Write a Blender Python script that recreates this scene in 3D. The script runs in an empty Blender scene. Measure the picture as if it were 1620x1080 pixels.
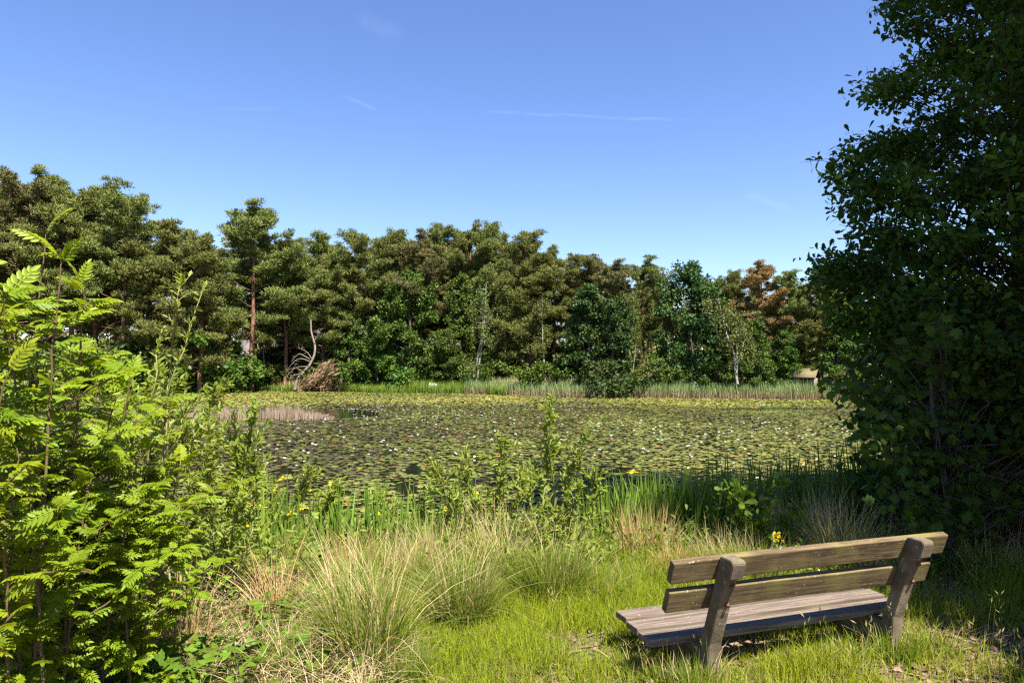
import bpy, math, random
import numpy as np
from mathutils import Vector, Matrix

RS = np.random.RandomState
PI = math.pi
SC = bpy.context.scene
COL = SC.collection
F = 1080.0            # focal length in photo pixels (24 mm on a 36 mm wide sensor)
CZ = 1.95             # eye height above the ground at the bench
YH = 580.0            # horizon row in the photo
WZ = -0.5             # water level
SUN_EL = math.radians(58)
SUN_H = (0.55, -0.835)   # horizontal direction towards the sun

# ------------------------------------------------------------------ noise
def _h(ix, iy, s):
    n = (ix * 374761393 + iy * 668265263 + s * 1274126177) & 0xffffffff
    n = ((n ^ (n >> 13)) * 1274126177) & 0xffffffff
    return ((n ^ (n >> 16)) & 0xffff) / 65535.0
def vn(x, y, s=0):
    x = np.asarray(x, float); y = np.asarray(y, float)
    ix = np.floor(x).astype(np.int64); iy = np.floor(y).astype(np.int64)
    fx = x - ix; fy = y - iy
    fx = fx * fx * (3 - 2 * fx); fy = fy * fy * (3 - 2 * fy)
    a = _h(ix, iy, s); b = _h(ix + 1, iy, s); c = _h(ix, iy + 1, s); d = _h(ix + 1, iy + 1, s)
    return (a * (1 - fx) + b * fx) * (1 - fy) + (c * (1 - fx) + d * fx) * fy
def fbm(x, y, s=0, o=3):
    r = 0; a = .5; t = 0
    for k in range(o):
        r = r + a * vn(np.asarray(x) * 2 ** k, np.asarray(y) * 2 ** k, s + k * 17); t += a; a *= .5
    return r / t
def sstep(a, b, x):
    t = np.clip((np.asarray(x, float) - a) / (b - a), 0, 1)
    return t * t * (3 - 2 * t)

# ------------------------------------------------------------------ terrain
SH_R = [-3, -1.2, -.75, -.4, -.27, -.16, -.05, .08, .27, .48, .75, 1.2, 3]
SH_D = [60, 62, 66, 70, 68, 63, 62, 55, 54, 51, 47, 42, 30]
def shore(x, y):
    return np.interp(np.asarray(x) / np.maximum(np.asarray(y), .1), SH_R, SH_D)
def near_edge(x):
    x = np.asarray(x, float)
    return 9.3 + .12 * np.maximum(x, 0) + .25 * np.maximum(-x - 2.5, 0) + .5 * (vn(x * .7, x * 0 + 3.1, 5) - .5)
def hz(x, y):
    x = np.asarray(x, float); y = np.asarray(y, float)
    e = near_edge(x); sh = shore(x, y)
    bank = -.38 * sstep(5.6, 9.2, y) - .85 * sstep(0, 1.3, y - e)
    far = sstep(-1.2, 1.0, y - sh) * 1.0 + sstep(1, 14, y - sh) * .5 + sstep(14, 60, y - sh) * .6
    z = bank + far * sstep(20, 30, y)
    r = np.hypot(x, y)
    z = z + (fbm(x * .8, y * .8, 3) - .5) * .09 * (1 - sstep(12, 30, r)) + (fbm(x * .15, y * .15, 9) - .5) * .5 * sstep(70, 90, y)
    z = z + .12 * np.exp(-(((x - 1.7) / 2.0) ** 2 + ((y - 4.2) / 1.1) ** 2) ** 1.5)
    return z
def G(px, d):
    x = (px - 810) / F * d
    return Vector((x, d, float(hz(x, d))))
def W(px, py, d):
    return Vector(((px - 810) / F * d, d, CZ + (YH - py) / F * d))

# ------------------------------------------------------------------ mesh builder
class NB:
    def __init__(s):
        s.V = []; s.F = {}; s.n = 0
    def add(s, V, FL, rnd=0.5, mat=0):
        V = np.asarray(V, np.float32).reshape(-1, 3)
        FL = FL if isinstance(FL, list) else [FL]
        rl = rnd if isinstance(rnd, list) else [rnd] * len(FL)
        for f, r in zip(FL, rl):
            f = np.asarray(f, np.int64)
            if len(f) == 0: continue
            rr = np.broadcast_to(np.asarray(r, np.float32), (len(f),))
            s.F.setdefault(f.shape[1], []).append((f + s.n, rr, np.full(len(f), mat, np.int32)))
        s.V.append(V); s.n += len(V)
    def build(s, name, mats, parent=None, smooth=False):
        V = np.concatenate(s.V) if s.V else np.zeros((0, 3), np.float32)
        loops = []; starts = []; rnd = []; mi = []; off = 0
        for k, items in s.F.items():
            for f, r, m in items:
                loops.append(f.ravel()); starts.append(off + np.arange(len(f)) * k); off += f.size
                rnd.append(r); mi.append(m)
        loops = np.concatenate(loops); starts = np.concatenate(starts); rnd = np.concatenate(rnd); mi = np.concatenate(mi)
        me = bpy.data.meshes.new(name)
        me.vertices.add(len(V)); me.vertices.foreach_set('co', V.ravel())
        me.loops.add(len(loops)); me.loops.foreach_set('vertex_index', loops.astype(np.int32))
        me.polygons.add(len(starts)); me.polygons.foreach_set('loop_start', starts.astype(np.int32))
        me.polygons.foreach_set('material_index', mi)
        if smooth: me.polygons.foreach_set('use_smooth', np.ones(len(starts), bool))
        a = me.attributes.new('rnd', 'FLOAT', 'FACE'); a.data.foreach_set('value', rnd.astype(np.float32))
        me.update(calc_edges=True)
        for m in (mats if isinstance(mats, (list, tuple)) else [mats]): me.materials.append(m)
        o = bpy.data.objects.new(name, me); COL.objects.link(o)
        if parent: o.parent = parent
        return o

def tag(o, label=None, cat=None, group=None, kind=None):
    if label: o['label'] = label
    if cat: o['category'] = cat
    if group: o['group'] = group
    if kind: o['kind'] = kind
    return o
def empty(name, loc, rz=0, sc=1):
    o = bpy.data.objects.new(name, None); COL.objects.link(o)
    o.empty_display_size = .2
    o.location = loc; o.rotation_euler = (0, 0, rz)
    o.scale = (sc, sc, sc) if not isinstance(sc, (tuple, list)) else sc
    return o
def copy_thing(root, loc, rz=0, sc=1):
    r = root.copy(); COL.objects.link(r)
    r.location = loc; r.rotation_euler = (0, 0, rz)
    r.scale = (sc, sc, sc) if not isinstance(sc, (tuple, list)) else sc
    for ch in list(root.children):
        c = ch.copy(); COL.objects.link(c); c.parent = r
        for g in list(ch.children):
            d = g.copy(); COL.objects.link(d); d.parent = c
    return r

# ------------------------------------------------------------------ geometry helpers
def nrm(a):
    return a / np.maximum(np.linalg.norm(a, axis=-1, keepdims=True), 1e-9)
def rdir(rs, n):
    return nrm(rs.normal(size=(n, 3)))
def scatter(nb, T, P, D, N, S, rnd, mat=0, jit=0.0, rs=None):
    """lay template T=(verts, [faces]) at points P, its y along D, its z near N, scaled by S"""
    TV, TF = T; k = len(TV); n = len(P)
    if n == 0: return
    Y = nrm(D); X = nrm(np.cross(Y, N)); Z = np.cross(X, Y)
    S = np.broadcast_to(np.asarray(S, float), (n,))
    V = P[:, None, :] + S[:, None, None] * (TV[None, :, 0:1] * X[:, None] + TV[None, :, 1:2] * Y[:, None] + TV[None, :, 2:3] * Z[:, None])
    fl = []; rl = []
    for f in TF:
        ff = (f[None] + (np.arange(n) * k)[:, None, None]).reshape(-1, f.shape[1])
        r = np.repeat(np.broadcast_to(rnd, (n,)), len(f))
        if jit: r = np.clip(r + (rs.rand(len(r)) - .5) * jit, 0, 1)
        fl.append(ff); rl.append(r)
    nb.add(V.reshape(-1, 3), fl, rl, mat)
def tube(nb, pts, rad, sides=6, rnd=.5, mat=0, cap=False):
    pts = np.asarray(pts, float); n = len(pts)
    rad = np.broadcast_to(np.asarray(rad, float), (n,))
    t = np.gradient(pts, axis=0); t = nrm(t)
    ref = np.array([0., 0, 1]) if abs(t[0][2]) < .9 else np.array([1., 0, 0])
    X = nrm(np.cross(t, ref)); Y = np.cross(t, X)
    a = np.arange(sides) / sides * 2 * PI
    V = pts[:, None] + rad[:, None, None] * (np.cos(a)[None, :, None] * X[:, None] + np.sin(a)[None, :, None] * Y[:, None])
    i = np.arange(n - 1)[:, None] * sides; j = np.arange(sides)[None]; j2 = (j + 1) % sides
    Fq = np.stack([i + j, i + j2, i + j2 + sides, i + j + sides], -1).reshape(-1, 4)
    fl = [Fq]
    if cap: fl += [np.arange(sides)[None, ::-1], (np.arange(sides) + (n - 1) * sides)[None]]
    nb.add(V.reshape(-1, 3), fl, rnd, mat)
def spline(pts, n):
    pts = np.asarray(pts, float); m = len(pts)
    out = []
    for u in np.linspace(0, m - 1, n):
        i = min(int(u), m - 2); t = u - i
        p0 = pts[max(i - 1, 0)]; p1 = pts[i]; p2 = pts[i + 1]; p3 = pts[min(i + 2, m - 1)]
        out.append(.5 * ((2 * p1) + (-p0 + p2) * t + (2 * p0 - 5 * p1 + 4 * p2 - p3) * t * t + (-p0 + 3 * p1 - 3 * p2 + p3) * t ** 3))
    return np.array(out)
def blades(nb, P, az, L, bend, width, rnd, seg=3, mat=0, twist=None, tipw=.15, rnd_tip=None):
    """grass blades: tapering curved strips"""
    n = len(P)
    if n == 0: return
    L = np.broadcast_to(L, (n,)); bend = np.broadcast_to(bend, (n,)); width = np.broadcast_to(width, (n,)); rnd = np.broadcast_to(rnd, (n,))
    d = np.stack([np.cos(az), np.sin(az), np.zeros(n)], 1)
    ta = az + PI / 2 if twist is None else twist
    c = np.stack([np.cos(ta), np.sin(ta), np.zeros(n)], 1)
    V = np.zeros((n, 2 * seg + 1, 3)); k = 0
    for i in range(seg + 1):
        t = i / seg
        hgt = L * (t - .42 * bend * t * t); hor = L * bend * (.25 * t + .75 * t * t) * .9
        p = P + d * hor[:, None]; p = p + np.stack([np.zeros(n), np.zeros(n), hgt], 1)
        w = width * (1 - (1 - tipw) * t ** 1.5) * .5
        if i < seg:
            V[:, k] = p - c * w[:, None]; V[:, k + 1] = p + c * w[:, None]; k += 2
        else:
            V[:, k] = p
    m = 2 * seg + 1; o = (np.arange(n) * m)[:, None]
    q = []; qr = []
    rt = rnd if rnd_tip is None else rnd_tip
    for i in range(seg - 1):
        q.append(o + np.array([[2 * i, 2 * i + 1, 2 * i + 3, 2 * i + 2]])); qr.append(rnd * (1 - i / seg) + rt * (i / seg))
    tri = o + np.array([[2 * seg - 2, 2 * seg - 1, 2 * seg]])
    fl = ([np.concatenate(q)] if q else []) + [tri]; rl = ([np.concatenate(qr)] if q else []) + [rt]
    nb.add(V.reshape(-1, 3), fl, rl, mat)

# leaf templates
def tmpl_card(w=.45, fold=.12):
    V = np.array([[0, 0, 0], [w * .5, .45, fold], [0, 1, 0], [-w * .5, .45, fold]], float)
    return V, [np.array([[0, 1, 2], [0, 2, 3]])]
def tmpl_lens(w=.42, fold=.1, droop=.15):
    y = [0, .3, .68, 1.0]; hw = [0, .5, .42, 0]
    V = [[0, 0, 0], [w * hw[1], .3, fold - droop * .09], [w * hw[2], .68, fold - droop * .46], [0, 1, -droop],
         [-w * hw[2], .68, fold - droop * .46], [-w * hw[1], .3, fold - droop * .09]]
    return np.array(V, float), [np.array([[0, 1, 2, 3], [0, 3, 4, 5]])]
def tmpl_lobed(prof, fold=.1, droop=.18):
    """prof: list of (halfwidth, y) from base to tip; two halves folded on the midrib"""
    R = [[x, y, fold * x * 2 - droop * y * y] for x, y in prof]
    Lf = [[-x, y, fold * x * 2 - droop * y * y] for x, y in prof[1:-1]]
    n = len(prof); V = np.array(R + Lf, float)
    mid = np.array([[0, y, -droop * y * y] for x, y in prof[1:-1]], float)
    m0 = len(V); V = np.concatenate([V, mid]); fs3 = []; fs4 = []
    for i in range(n - 1):
        a, b = i, i + 1
        la = None if a == 0 else n + a - 1; lb = None if b == n - 1 else n + b - 1
        ma = 0 if a == 0 else m0 + a - 1; mb = n - 1 if b == n - 1 else m0 + b - 1
        if a == 0:
            fs3 += [[0, b, mb], [0, mb, lb]]
        elif b == n - 1:
            fs3 += [[ma, a, n - 1], [ma, n - 1, la]]
        else:
            fs4 += [[ma, a, b, mb], [ma, mb, lb, la]]
    return V, [np.array(fs3), np.array(fs4)]
T_OAK = tmpl_lobed([(0, 0), (.07, .08), (.14, .22), (.10, .30), (.24, .45), (.17, .53), (.31, .68), (.2, .76), (.22, .9), (0, 1.0)])
T_ROUND = tmpl_lobed([(0, 0), (.2, .1), (.36, .35), (.38, .6), (.25, .85), (0, 1.0)], .08, .12)
T_CARD = tmpl_card(); T_CARDW = tmpl_card(.7, .1); T_NEEDLE = tmpl_card(.2, .03); T_LENS = tmpl_lens(); T_WILLOW = tmpl_lens(.3, .06, .2)
def tmpl_maple():
    out = [(0, 0), (.05, .0), (.28, -.1), (.24, .08), (.55, .18), (.38, .3), (.62, .55), (.4, .52), (.34, .62), (.16, .6), (.2, .85), (.08, .8), (0, 1.05)]
    R = [[x, y, -.12 * (x * x + y * y)] for x, y in out]; Lf = [[-x, y, -.12 * (x * x + y * y)] for x, y in out[1:-1]]
    c = [[0, .3, .03]]; n = len(out); V = np.array(R + Lf + c, float); m = len(V) - 1; t = []
    for i in range(n - 1):
        t.append([m, i, i + 1])
        a = 0 if i == 0 else n + i - 1; b = n - 1 if i + 1 == n - 1 else n + i
        t.append([m, b, a])
    return V, [np.array(t)]
T_MAPLE = tmpl_maple()
def tmpl_trifoliate():
    V = []; Q = []; k = 0
    for ang, s, off in ((0, .62, .38), (68, .55, .34), (-68, .55, .34)):
        LV, LF = tmpl_lobed([(0, 0), (.2, .06), (.3, .25), (.29, .5), (.17, .8), (0, 1.0)], .1, .2)
        a = math.radians(ang); c, sn = math.cos(a), math.sin(a)
        P = LV * s; x = P[:, 0] * c + P[:, 1] * sn; y = -P[:, 0] * sn + P[:, 1] * c + off
        V.append(np.stack([x, y, P[:, 2]], 1)); Q.append([f + k for f in LF]); k += len(LV)
    return np.concatenate(V), [np.concatenate([q[0] for q in Q]), np.concatenate([q[1] for q in Q])]
T_TRI = tmpl_trifoliate()
def tmpl_frond(np_=6, seed=0):
    """pinnate rowan leaf"""
    rs = RS(seed); V = []; Q = []; k = 0
    LV, LF = tmpl_lens(.40, .05, .22)
    curve = lambda y: np.array([0, y, .10 * y - .38 * y * y])
    for i in range(np_):
        y = .22 + .66 * i / (np_ - 1) ; ln = (.30 + .1 * math.sin(PI * (i + .6) / np_)) * (1 - .06 * i)
        for sgn in (1, -1):
            a = math.radians(62 - 3.0 * i + rs.uniform(-5, 5)) * sgn
            X = np.array([math.cos(a), -math.sin(a), 0]); Y = np.array([math.sin(a), math.cos(a), -.16 + rs.uniform(-.12, .12)])
            Z = np.array([0, .12, 1.])
            V.append(curve(y) + ln * (LV[:, 0:1] * X + LV[:, 1:2] * Y + LV[:, 2:3] * Z)); Q.append(LF[0] + k); k += len(LV)
    V.append(curve(.9) + .34 * (LV[:, 0:1] * np.array([1, 0, 0]) + LV[:, 1:2] * np.array([0, .92, -.4]) + LV[:, 2:3] * np.array([0, .4, .92]))); Q.append(LF[0] + k); k += len(LV)
    ys = np.linspace(0, .95, 5); r = []
    for y in ys:
        c = curve(y); r += [c + [-.012, 0, -.004], c + [.012, 0, -.004]]
    V.append(np.array(r)); Q.append(np.array([[2 * i, 2 * i + 1, 2 * i + 3, 2 * i + 2] for i in range(4)]) + k)
    return np.concatenate(V), [np.concatenate(Q)]
T_FRONDS = [tmpl_frond(6, 1), tmpl_frond(7, 2), tmpl_frond(5, 3)]

# ------------------------------------------------------------------ materials
def mk(name):
    m = bpy.data.materials.new(name); m.use_nodes = True
    nt = m.node_tree; nt.nodes.clear()
    out = nt.nodes.new('ShaderNodeOutputMaterial')
    return m, nt, out
def ND(nt, t, **kw):
    n = nt.nodes.new(t)
    for k, v in kw.items():
        if k in n.inputs: n.inputs[k].default_value = v
        else: setattr(n, k, v)
    return n
def ramp(nt, cols, interp='LINEAR'):
    r = nt.nodes.new('ShaderNodeValToRGB'); r.color_ramp.interpolation = interp
    e = r.color_ramp.elements
    while len(e) < len(cols): e.new(.5)
    for i, (p, c) in enumerate(cols):
        e[i].position = p; e[i].color = (*c, 1)
    return r
def leaf_mat(name, cols, trans=.3, rough=.5, spec=.35, objvar=.25, tgain=(1.25, 1.15, .5)):
    m, nt, out = mk(name); L = nt.links.new
    at = ND(nt, 'ShaderNodeAttribute', attribute_name='rnd')
    r = ramp(nt, cols); L(at.outputs['Fac'], r.inputs[0])
    oi = nt.nodes.new('ShaderNodeObjectInfo')
    mr = ND(nt, 'ShaderNodeMapRange'); mr.inputs[3].default_value = 1 - objvar; mr.inputs[4].default_value = 1 + objvar
    L(oi.outputs['Random'], mr.inputs[0])
    mr2 = ND(nt, 'ShaderNodeMapRange'); mr2.inputs[3].default_value = .5 - .035 * objvar / .25; mr2.inputs[4].default_value = .5 + .02 * objvar / .25
    L(oi.outputs['Random'], mr2.inputs[0])
    hs = nt.nodes.new('ShaderNodeHueSaturation'); L(r.outputs[0], hs.inputs['Color']); L(mr.outputs[0], hs.inputs['Value']); L(mr2.outputs[0], hs.inputs['Hue'])
    b = ND(nt, 'ShaderNodeBsdfPrincipled'); b.inputs['Roughness'].default_value = rough; b.inputs['Specular IOR Level'].default_value = spec
    L(hs.outputs[0], b.inputs['Base Color'])
    mul = ND(nt, 'ShaderNodeMix', data_type='RGBA', blend_type='MULTIPLY'); mul.inputs[0].default_value = 1
    L(hs.outputs[0], mul.inputs[6]); mul.inputs[7].default_value = (*tgain, 1)
    t = nt.nodes.new('ShaderNodeBsdfTranslucent'); L(mul.outputs[2], t.inputs[0])
    mx = nt.nodes.new('ShaderNodeMixShader'); mx.inputs[0].default_value = trans
    L(b.outputs[0], mx.inputs[1]); L(t.outputs[0], mx.inputs[2]); L(mx.outputs[0], out.inputs[0])
    return m
def rough_mat(name, cols, scale=6, stretch=(1, 1, 1), rough=.85, bump=.3, detail=6, coord='Object', dist=.02, spec=.3):
    m, nt, out = mk(name); L = nt.links.new
    tc = nt.nodes.new('ShaderNodeTexCoord'); mp = nt.nodes.new('ShaderNodeMapping'); mp.inputs['Scale'].default_value = stretch
    L(tc.outputs[coord], mp.inputs[0])
    n = ND(nt, 'ShaderNodeTexNoise'); n.inputs['Scale'].default_value = scale; n.inputs['Detail'].default_value = detail; n.inputs['Roughness'].default_value = .65
    L(mp.outputs[0], n.inputs['Vector'])
    r = ramp(nt, cols); L(n.outputs['Fac'], r.inputs[0])
    b = ND(nt, 'ShaderNodeBsdfPrincipled'); b.inputs['Roughness'].default_value = rough; b.inputs['Specular IOR Level'].default_value = spec
    L(r.outputs[0], b.inputs['Base Color'])
    if bump:
        bp = nt.nodes.new('ShaderNodeBump'); bp.inputs['Strength'].default_value = bump; bp.inputs['Distance'].default_value = dist
        L(n.outputs['Fac'], bp.inputs['Height']); L(bp.outputs[0], b.inputs['Normal'])
    L(b.outputs[0], out.inputs[0])
    return m

M = {}
M['pine'] = leaf_mat('pine_needles', [(0, (.065, .088, .022)), (.5, (.122, .142, .034)), (1, (.155, .17, .042))], .15, .6, .12, .16)
M['pine_brown'] = leaf_mat('browned_pine_needles', [(0, (.10, .085, .035)), (.45, (.18, .12, .045)), (1, (.30, .14, .05))], .12, .6, .2, .1)
M['pine_mixed'] = leaf_mat('half_browned_pine_needles', [(0, (.06, .075, .022)), (.55, (.115, .115, .034)), (1, (.18, .125, .05))], .12, .6, .2, .1)
M['oak'] = leaf_mat('oak_foliage', [(0, (.032, .062, .010)), (.5, (.058, .105, .014)), (1, (.095, .15, .02))], .25, .5, .18, .2)
M['oak_dark'] = leaf_mat('dark_oak_foliage', [(0, (.018, .040, .010)), (.5, (.032, .066, .014)), (1, (.06, .10, .02))], .2, .5, .18, .15)
M['birch'] = leaf_mat('birch_foliage', [(0, (.06, .085, .02)), (.5, (.10, .135, .03)), (1, (.15, .18, .04))], .3, .5, .2, .15)
M['near_oak'] = leaf_mat('near_oak_leaves', [(0, (.022, .052, .008)), (.6, (.045, .098, .012)), (1, (.11, .185, .016))], .38, .5, .08, .1)
M['maple'] = leaf_mat('maple_leaves', [(0, (.028, .060, .012)), (1, (.085, .15, .014))], .4, .5, .1, .1)
M['rowan'] = leaf_mat('rowan_leaves', [(0, (.085, .145, .008)), (.5, (.15, .22, .010)), (1, (.22, .28, .014))], .45, .45, .25, .08, (1.35, 1.2, .35))
M['willow'] = leaf_mat('willow_leaves', [(0, (.13, .19, .03)), (.6, (.20, .265, .04)), (1, (.27, .32, .07))], .5, .5, .2, .08)
M['bramble'] = leaf_mat('bramble_leaves', [(0, (.06, .115, .014)), (.6, (.105, .175, .016)), (1, (.16, .22, .02))], .38, .45, .2, .1)
M['grass'] = leaf_mat('lawn_grass', [(0, (.36, .27, .13)), (.12, (.20, .20, .05)), (.35, (.135, .185, .011)), (.75, (.23, .285, .015)), (1, (.32, .33, .03))], .42, .55, .12, 0, (1.3, 1.2, .5))
M['tussock'] = leaf_mat('tussock_blades', [(0, (.50, .40, .22)), (.3, (.42, .34, .16)), (.42, (.19, .22, .04)), (.7, (.115, .185, .018)), (1, (.18, .25, .024))], .42, .5, .12, .05)
M['straw'] = leaf_mat('dry_straw', [(0, (.36, .19, .08)), (.35, (.40, .29, .14)), (.7, (.46, .37, .20)), (1, (.5, .43, .26))], .2, .6, .2, .05)
M['greystraw'] = leaf_mat('grey_dead_reed', [(0, (.17, .12, .08)), (.5, (.29, .22, .15)), (1, (.38, .31, .21))], .1, .7, .2, .05)
M['reed'] = leaf_mat('reed_blades', [(0, (.24, .17, .11)), (.35, (.30, .22, .13)), (.5, (.17, .2, .08)), (.75, (.15, .25, .075)), (1, (.22, .31, .12))], .25, .5, .3, 0)
M['sedge'] = leaf_mat('sedge_blades', [(0, (.06, .10, .014)), (.5, (.12, .19, .02)), (1, (.2, .26, .03))], .3, .5, .3, 0)
M['iris'] = leaf_mat('iris_blades', [(0, (.06, .12, .016)), (.6, (.12, .2, .025)), (1, (.18, .25, .03))], .35, .45, .2, .08)
M['petal_y'] = leaf_mat('yellow_petals', [(0, (.55, .42, .012)), (1, (.66, .55, .03))], .3, .5, .2, 0)
M['petal_w'] = leaf_mat('white_petals', [(0, (.7, .7, .66)), (.8, (.85, .85, .8)), (1, (.8, .55, .08))], .2, .5, .3, 0, (1, 1, .95))
M['pad'] = leaf_mat('lily_pad_tops', [(0, (.045, .038, .02)), (.18, (.085, .07, .028)), (.3, (.085, .11, .022)), (.6, (.14, .155, .036)), (.85, (.23, .22, .05)), (.95, (.24, .16, .03)), (1, (.22, .08, .03))], .05, .55, .12, .12)
M['litter'] = leaf_mat('fallen_leaves', [(0, (.07, .04, .024)), (.5, (.145, .09, .056)), (1, (.23, .16, .105))], .1, .7, .25, 0)
M['deadneedle'] = leaf_mat('dead_brush', [(0, (.10, .065, .035)), (.5, (.2, .13, .07)), (1, (.30, .2, .11))], .1, .7, .2, 0)
M['pinebark'] = rough_mat('pine_bark', [(.3, (.06, .035, .025)), (.5, (.17, .085, .05)), (.72, (.27, .14, .08))], 5, (1, 1, .35), .9, .5)
M['oakbark'] = rough_mat('oak_bark', [(.3, (.035, .028, .02)), (.6, (.10, .085, .065)), (.8, (.17, .15, .12))], 9, (1, 1, .25), .9, .6)
M['birchbark'] = rough_mat('birch_bark', [(.38, (.06, .05, .045)), (.46, (.2, .18, .155)), (.75, (.33, .3, .26))], 3.5, (1, 1, 3.0), .75, .15)
M['deadwood'] = rough_mat('bleached_dead_wood', [(.3, (.15, .11, .085)), (.7, (.27, .215, .175))], 6, (1, 1, .3), .8, .3)
M['twig'] = rough_mat('young_bark', [(.3, (.06, .038, .02)), (.7, (.14, .09, .045))], 20, (1, 1, .2), .7, .2)
M['twiggreen'] = rough_mat('green_shoot', [(.3, (.12, .12, .04)), (.7, (.25, .21, .10))], 20, (1, 1, .2), .7, .1)

# ------------------------------------------------------------------ generic trees
def limb_pts(rs, p, d, L, n, up=.0, wander=.15):
    pts = [np.array(p, float)]; d = nrm(np.array(d, float))
    for i in range(n):
        d = nrm(d + np.array([0, 0, up]) + rs.normal(size=3) * wander)
        pts.append(pts[-1] + d * L / n)
    return np.array(pts)
def fill(nb, rs, C, R, per, T, size, up=.5, out=.6, tone=.5, ts=.18, mat=0, Dz=0.0):
    """leaves through the volume of each clump"""
    C = np.asarray(C); R = np.asarray(R); n = len(C)
    idx = np.repeat(np.arange(n), per)
    v = rdir(rs, len(idx)) * (rs.rand(len(idx), 1) ** .45)
    P = C[idx] + v * R[idx]
    D = nrm(v * out + rdir(rs, len(idx)) * .7 + np.array([0, 0, Dz]))
    N = nrm(rdir(rs, len(idx)) * .45 + np.array([0, 0, up * .7]) + v * .9)
    ct = np.clip(rs.normal(tone, ts, n), 0.02, .98)
    r = np.clip(ct[idx] + rs.normal(0, .09, len(idx)), 0, 1)
    S = size * rs.uniform(.7, 1.25, len(idx))
    scatter(nb, T, P, D, N, S, r, mat)

def top_of(o):
    v = np.zeros(len(o.data.vertices) * 3, np.float32); o.data.vertices.foreach_get('co', v)
    return float(np.percentile(v[2::3], 99.93))
def make_pine(seed, H=16., cb=.38, spread=3.2, nl=34, per=46, flat=.5, opened=1.0, lean=.3):
    rs = RS(seed)
    root = empty('scots_pine', (0, 0, 0))
    tr = NB(); cr = NB()
    n = 12; tz = np.linspace(0, 1, n)
    wx = np.cumsum(rs.normal(0, .13, n)) * lean * 1.6; wy = np.cumsum(rs.normal(0, .13, n)) * lean * 1.6
    wx -= wx[0]; wy -= wy[0]
    tp = np.stack([wx, wy, tz * H * .97], 1)
    tube(tr, tp, .20 * (1 - tz) ** .8 + .03, 8)
    C = []; R = []
    for i in range(nl):
        u = (i + rs.rand()) / nl
        t = cb + (1 - cb) * u
        p = np.array([np.interp(t, tz, tp[:, k]) for k in range(3)])
        az = i * 2.4 + rs.normal(0, .5)
        L = spread * (.36 + .78 * (1 - u) ** .45 * (.55 + .45 * min(1, u * 4))) * rs.uniform(.55, 1.2)
        el = rs.normal(.05 + .75 * u ** 2, .18)
        d = [math.cos(az) * math.cos(el), math.sin(az) * math.cos(el), math.sin(el)]
        lp = limb_pts(rs, p, d, L, 5, .10, .16)
        tube(tr, lp, np.linspace(.055 * (1 - u * .6), .015, 6), 4)
        k = max(4, int(L * 5.2 * opened))
        for j in range(k):
            s = rs.uniform(.42, 1.02); q = np.array([np.interp(min(s, 1), np.linspace(0, 1, 6), lp[:, m]) for m in range(3)])
            off = rs.normal(size=3) * np.array([.34, .34, .13]) * L * .42 * (.4 + s * .6)
            c = q + off + np.array([0, 0, .12])
            rr = rs.uniform(.24, .52)
            C.append(c); R.append([rr, rr, rr * flat])
            if rs.rand() < .3: tube(tr, [q, (q + c) / 2 + [0, 0, .05], c], [.018, .012, .006], 3)
    for i in range(7):
        t = rs.uniform(.2, cb); p = np.array([np.interp(t, tz, tp[:, k]) for k in range(3)]); az = rs.rand() * 7
        tube(tr, limb_pts(rs, p, [math.cos(az), math.sin(az), -.1], rs.uniform(.6, 2.2), 4, -.06, .2), np.linspace(.03, .008, 5), 3)
    top = tp[-1]
    for k in range(5):
        C.append(top + rs.normal(size=3) * [.35, .35, .25] + [0, 0, .1]); R.append([.35, .35, .32])
    fill(cr, rs, C, R, int(per * 1.5), T_NEEDLE, .34, .6, .6, .5, .13, 0, .75)
    tr.build('trunk', M['pinebark'], root); co = cr.build('crown', M['pine'], root)
    root['H'] = top_of(co)
    return root
def make_broad(seed, name, H=12., base=.12, spread=3.6, nl=30, per=55, leaf='oak', bark='oakbark', size=.27, T=T_CARDW, tall=1.0, ball=.62, r0=.2):
    rs = RS(seed)
    root = empty(name, (0, 0, 0)); tr = NB(); cr = NB()
    n = 10; tz = np.linspace(0, 1, n)
    wx = np.cumsum(rs.normal(0, .16, n)); wy = np.cumsum(rs.normal(0, .16, n)); wx -= wx[0]; wy -= wy[0]
    tp = np.stack([wx, wy, tz * H * .9], 1)
    tube(tr, tp, r0 * (1 - tz) ** .7 + .025, 8)
    C = []; R = []
    for i in range(nl):
        u = (i + rs.rand()) / nl; t = base + (1 - base) * u
        p = np.array([np.interp(t, tz, tp[:, k]) for k in range(3)])
        az = i * 2.4 + rs.normal(0, .5)
        L = spread * (math.sin(PI * (.16 + .80 * u) ** tall) * .85 + .18) * rs.uniform(.6, 1.15)
        el = rs.normal(.15 + .8 * u, .2)
        lp = limb_pts(rs, p, [math.cos(az) * math.cos(el), math.sin(az) * math.cos(el), math.sin(el)], L, 5, .04, .2)
        tube(tr, lp, np.linspace(.06 * (1 - u * .6), .012, 6), 4)
        for j in range(max(3, int(L * 2.6))):
            s = rs.uniform(.35, 1.0); q = np.array([np.interp(s, np.linspace(0, 1, 6), lp[:, m]) for m in range(3)])
            c = q + rs.normal(size=3) * np.array([.3, .3, .22]) * L * .45
            c[2] = max(c[2], .35)
            rr = rs.uniform(.6, 1.1) * ball
            C.append(c); R.append([rr, rr, rr * .75])
            if rs.rand() < .5: tube(tr, [q, (q + c) / 2 + [0, 0, .04], c], [.016, .01, .005], 3)
    for k in range(6):
        C.append(tp[-1] + rs.normal(size=3) * [.5, .5, .4]); R.append([.5, .5, .45])
    fill(cr, rs, C, R, per, T, size, .6, .5, .5, .17)
    tr.build('trunk', M[bark], root); co = cr.build('crown', M[leaf], root)
    root['H'] = top_of(co)
    return root
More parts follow.
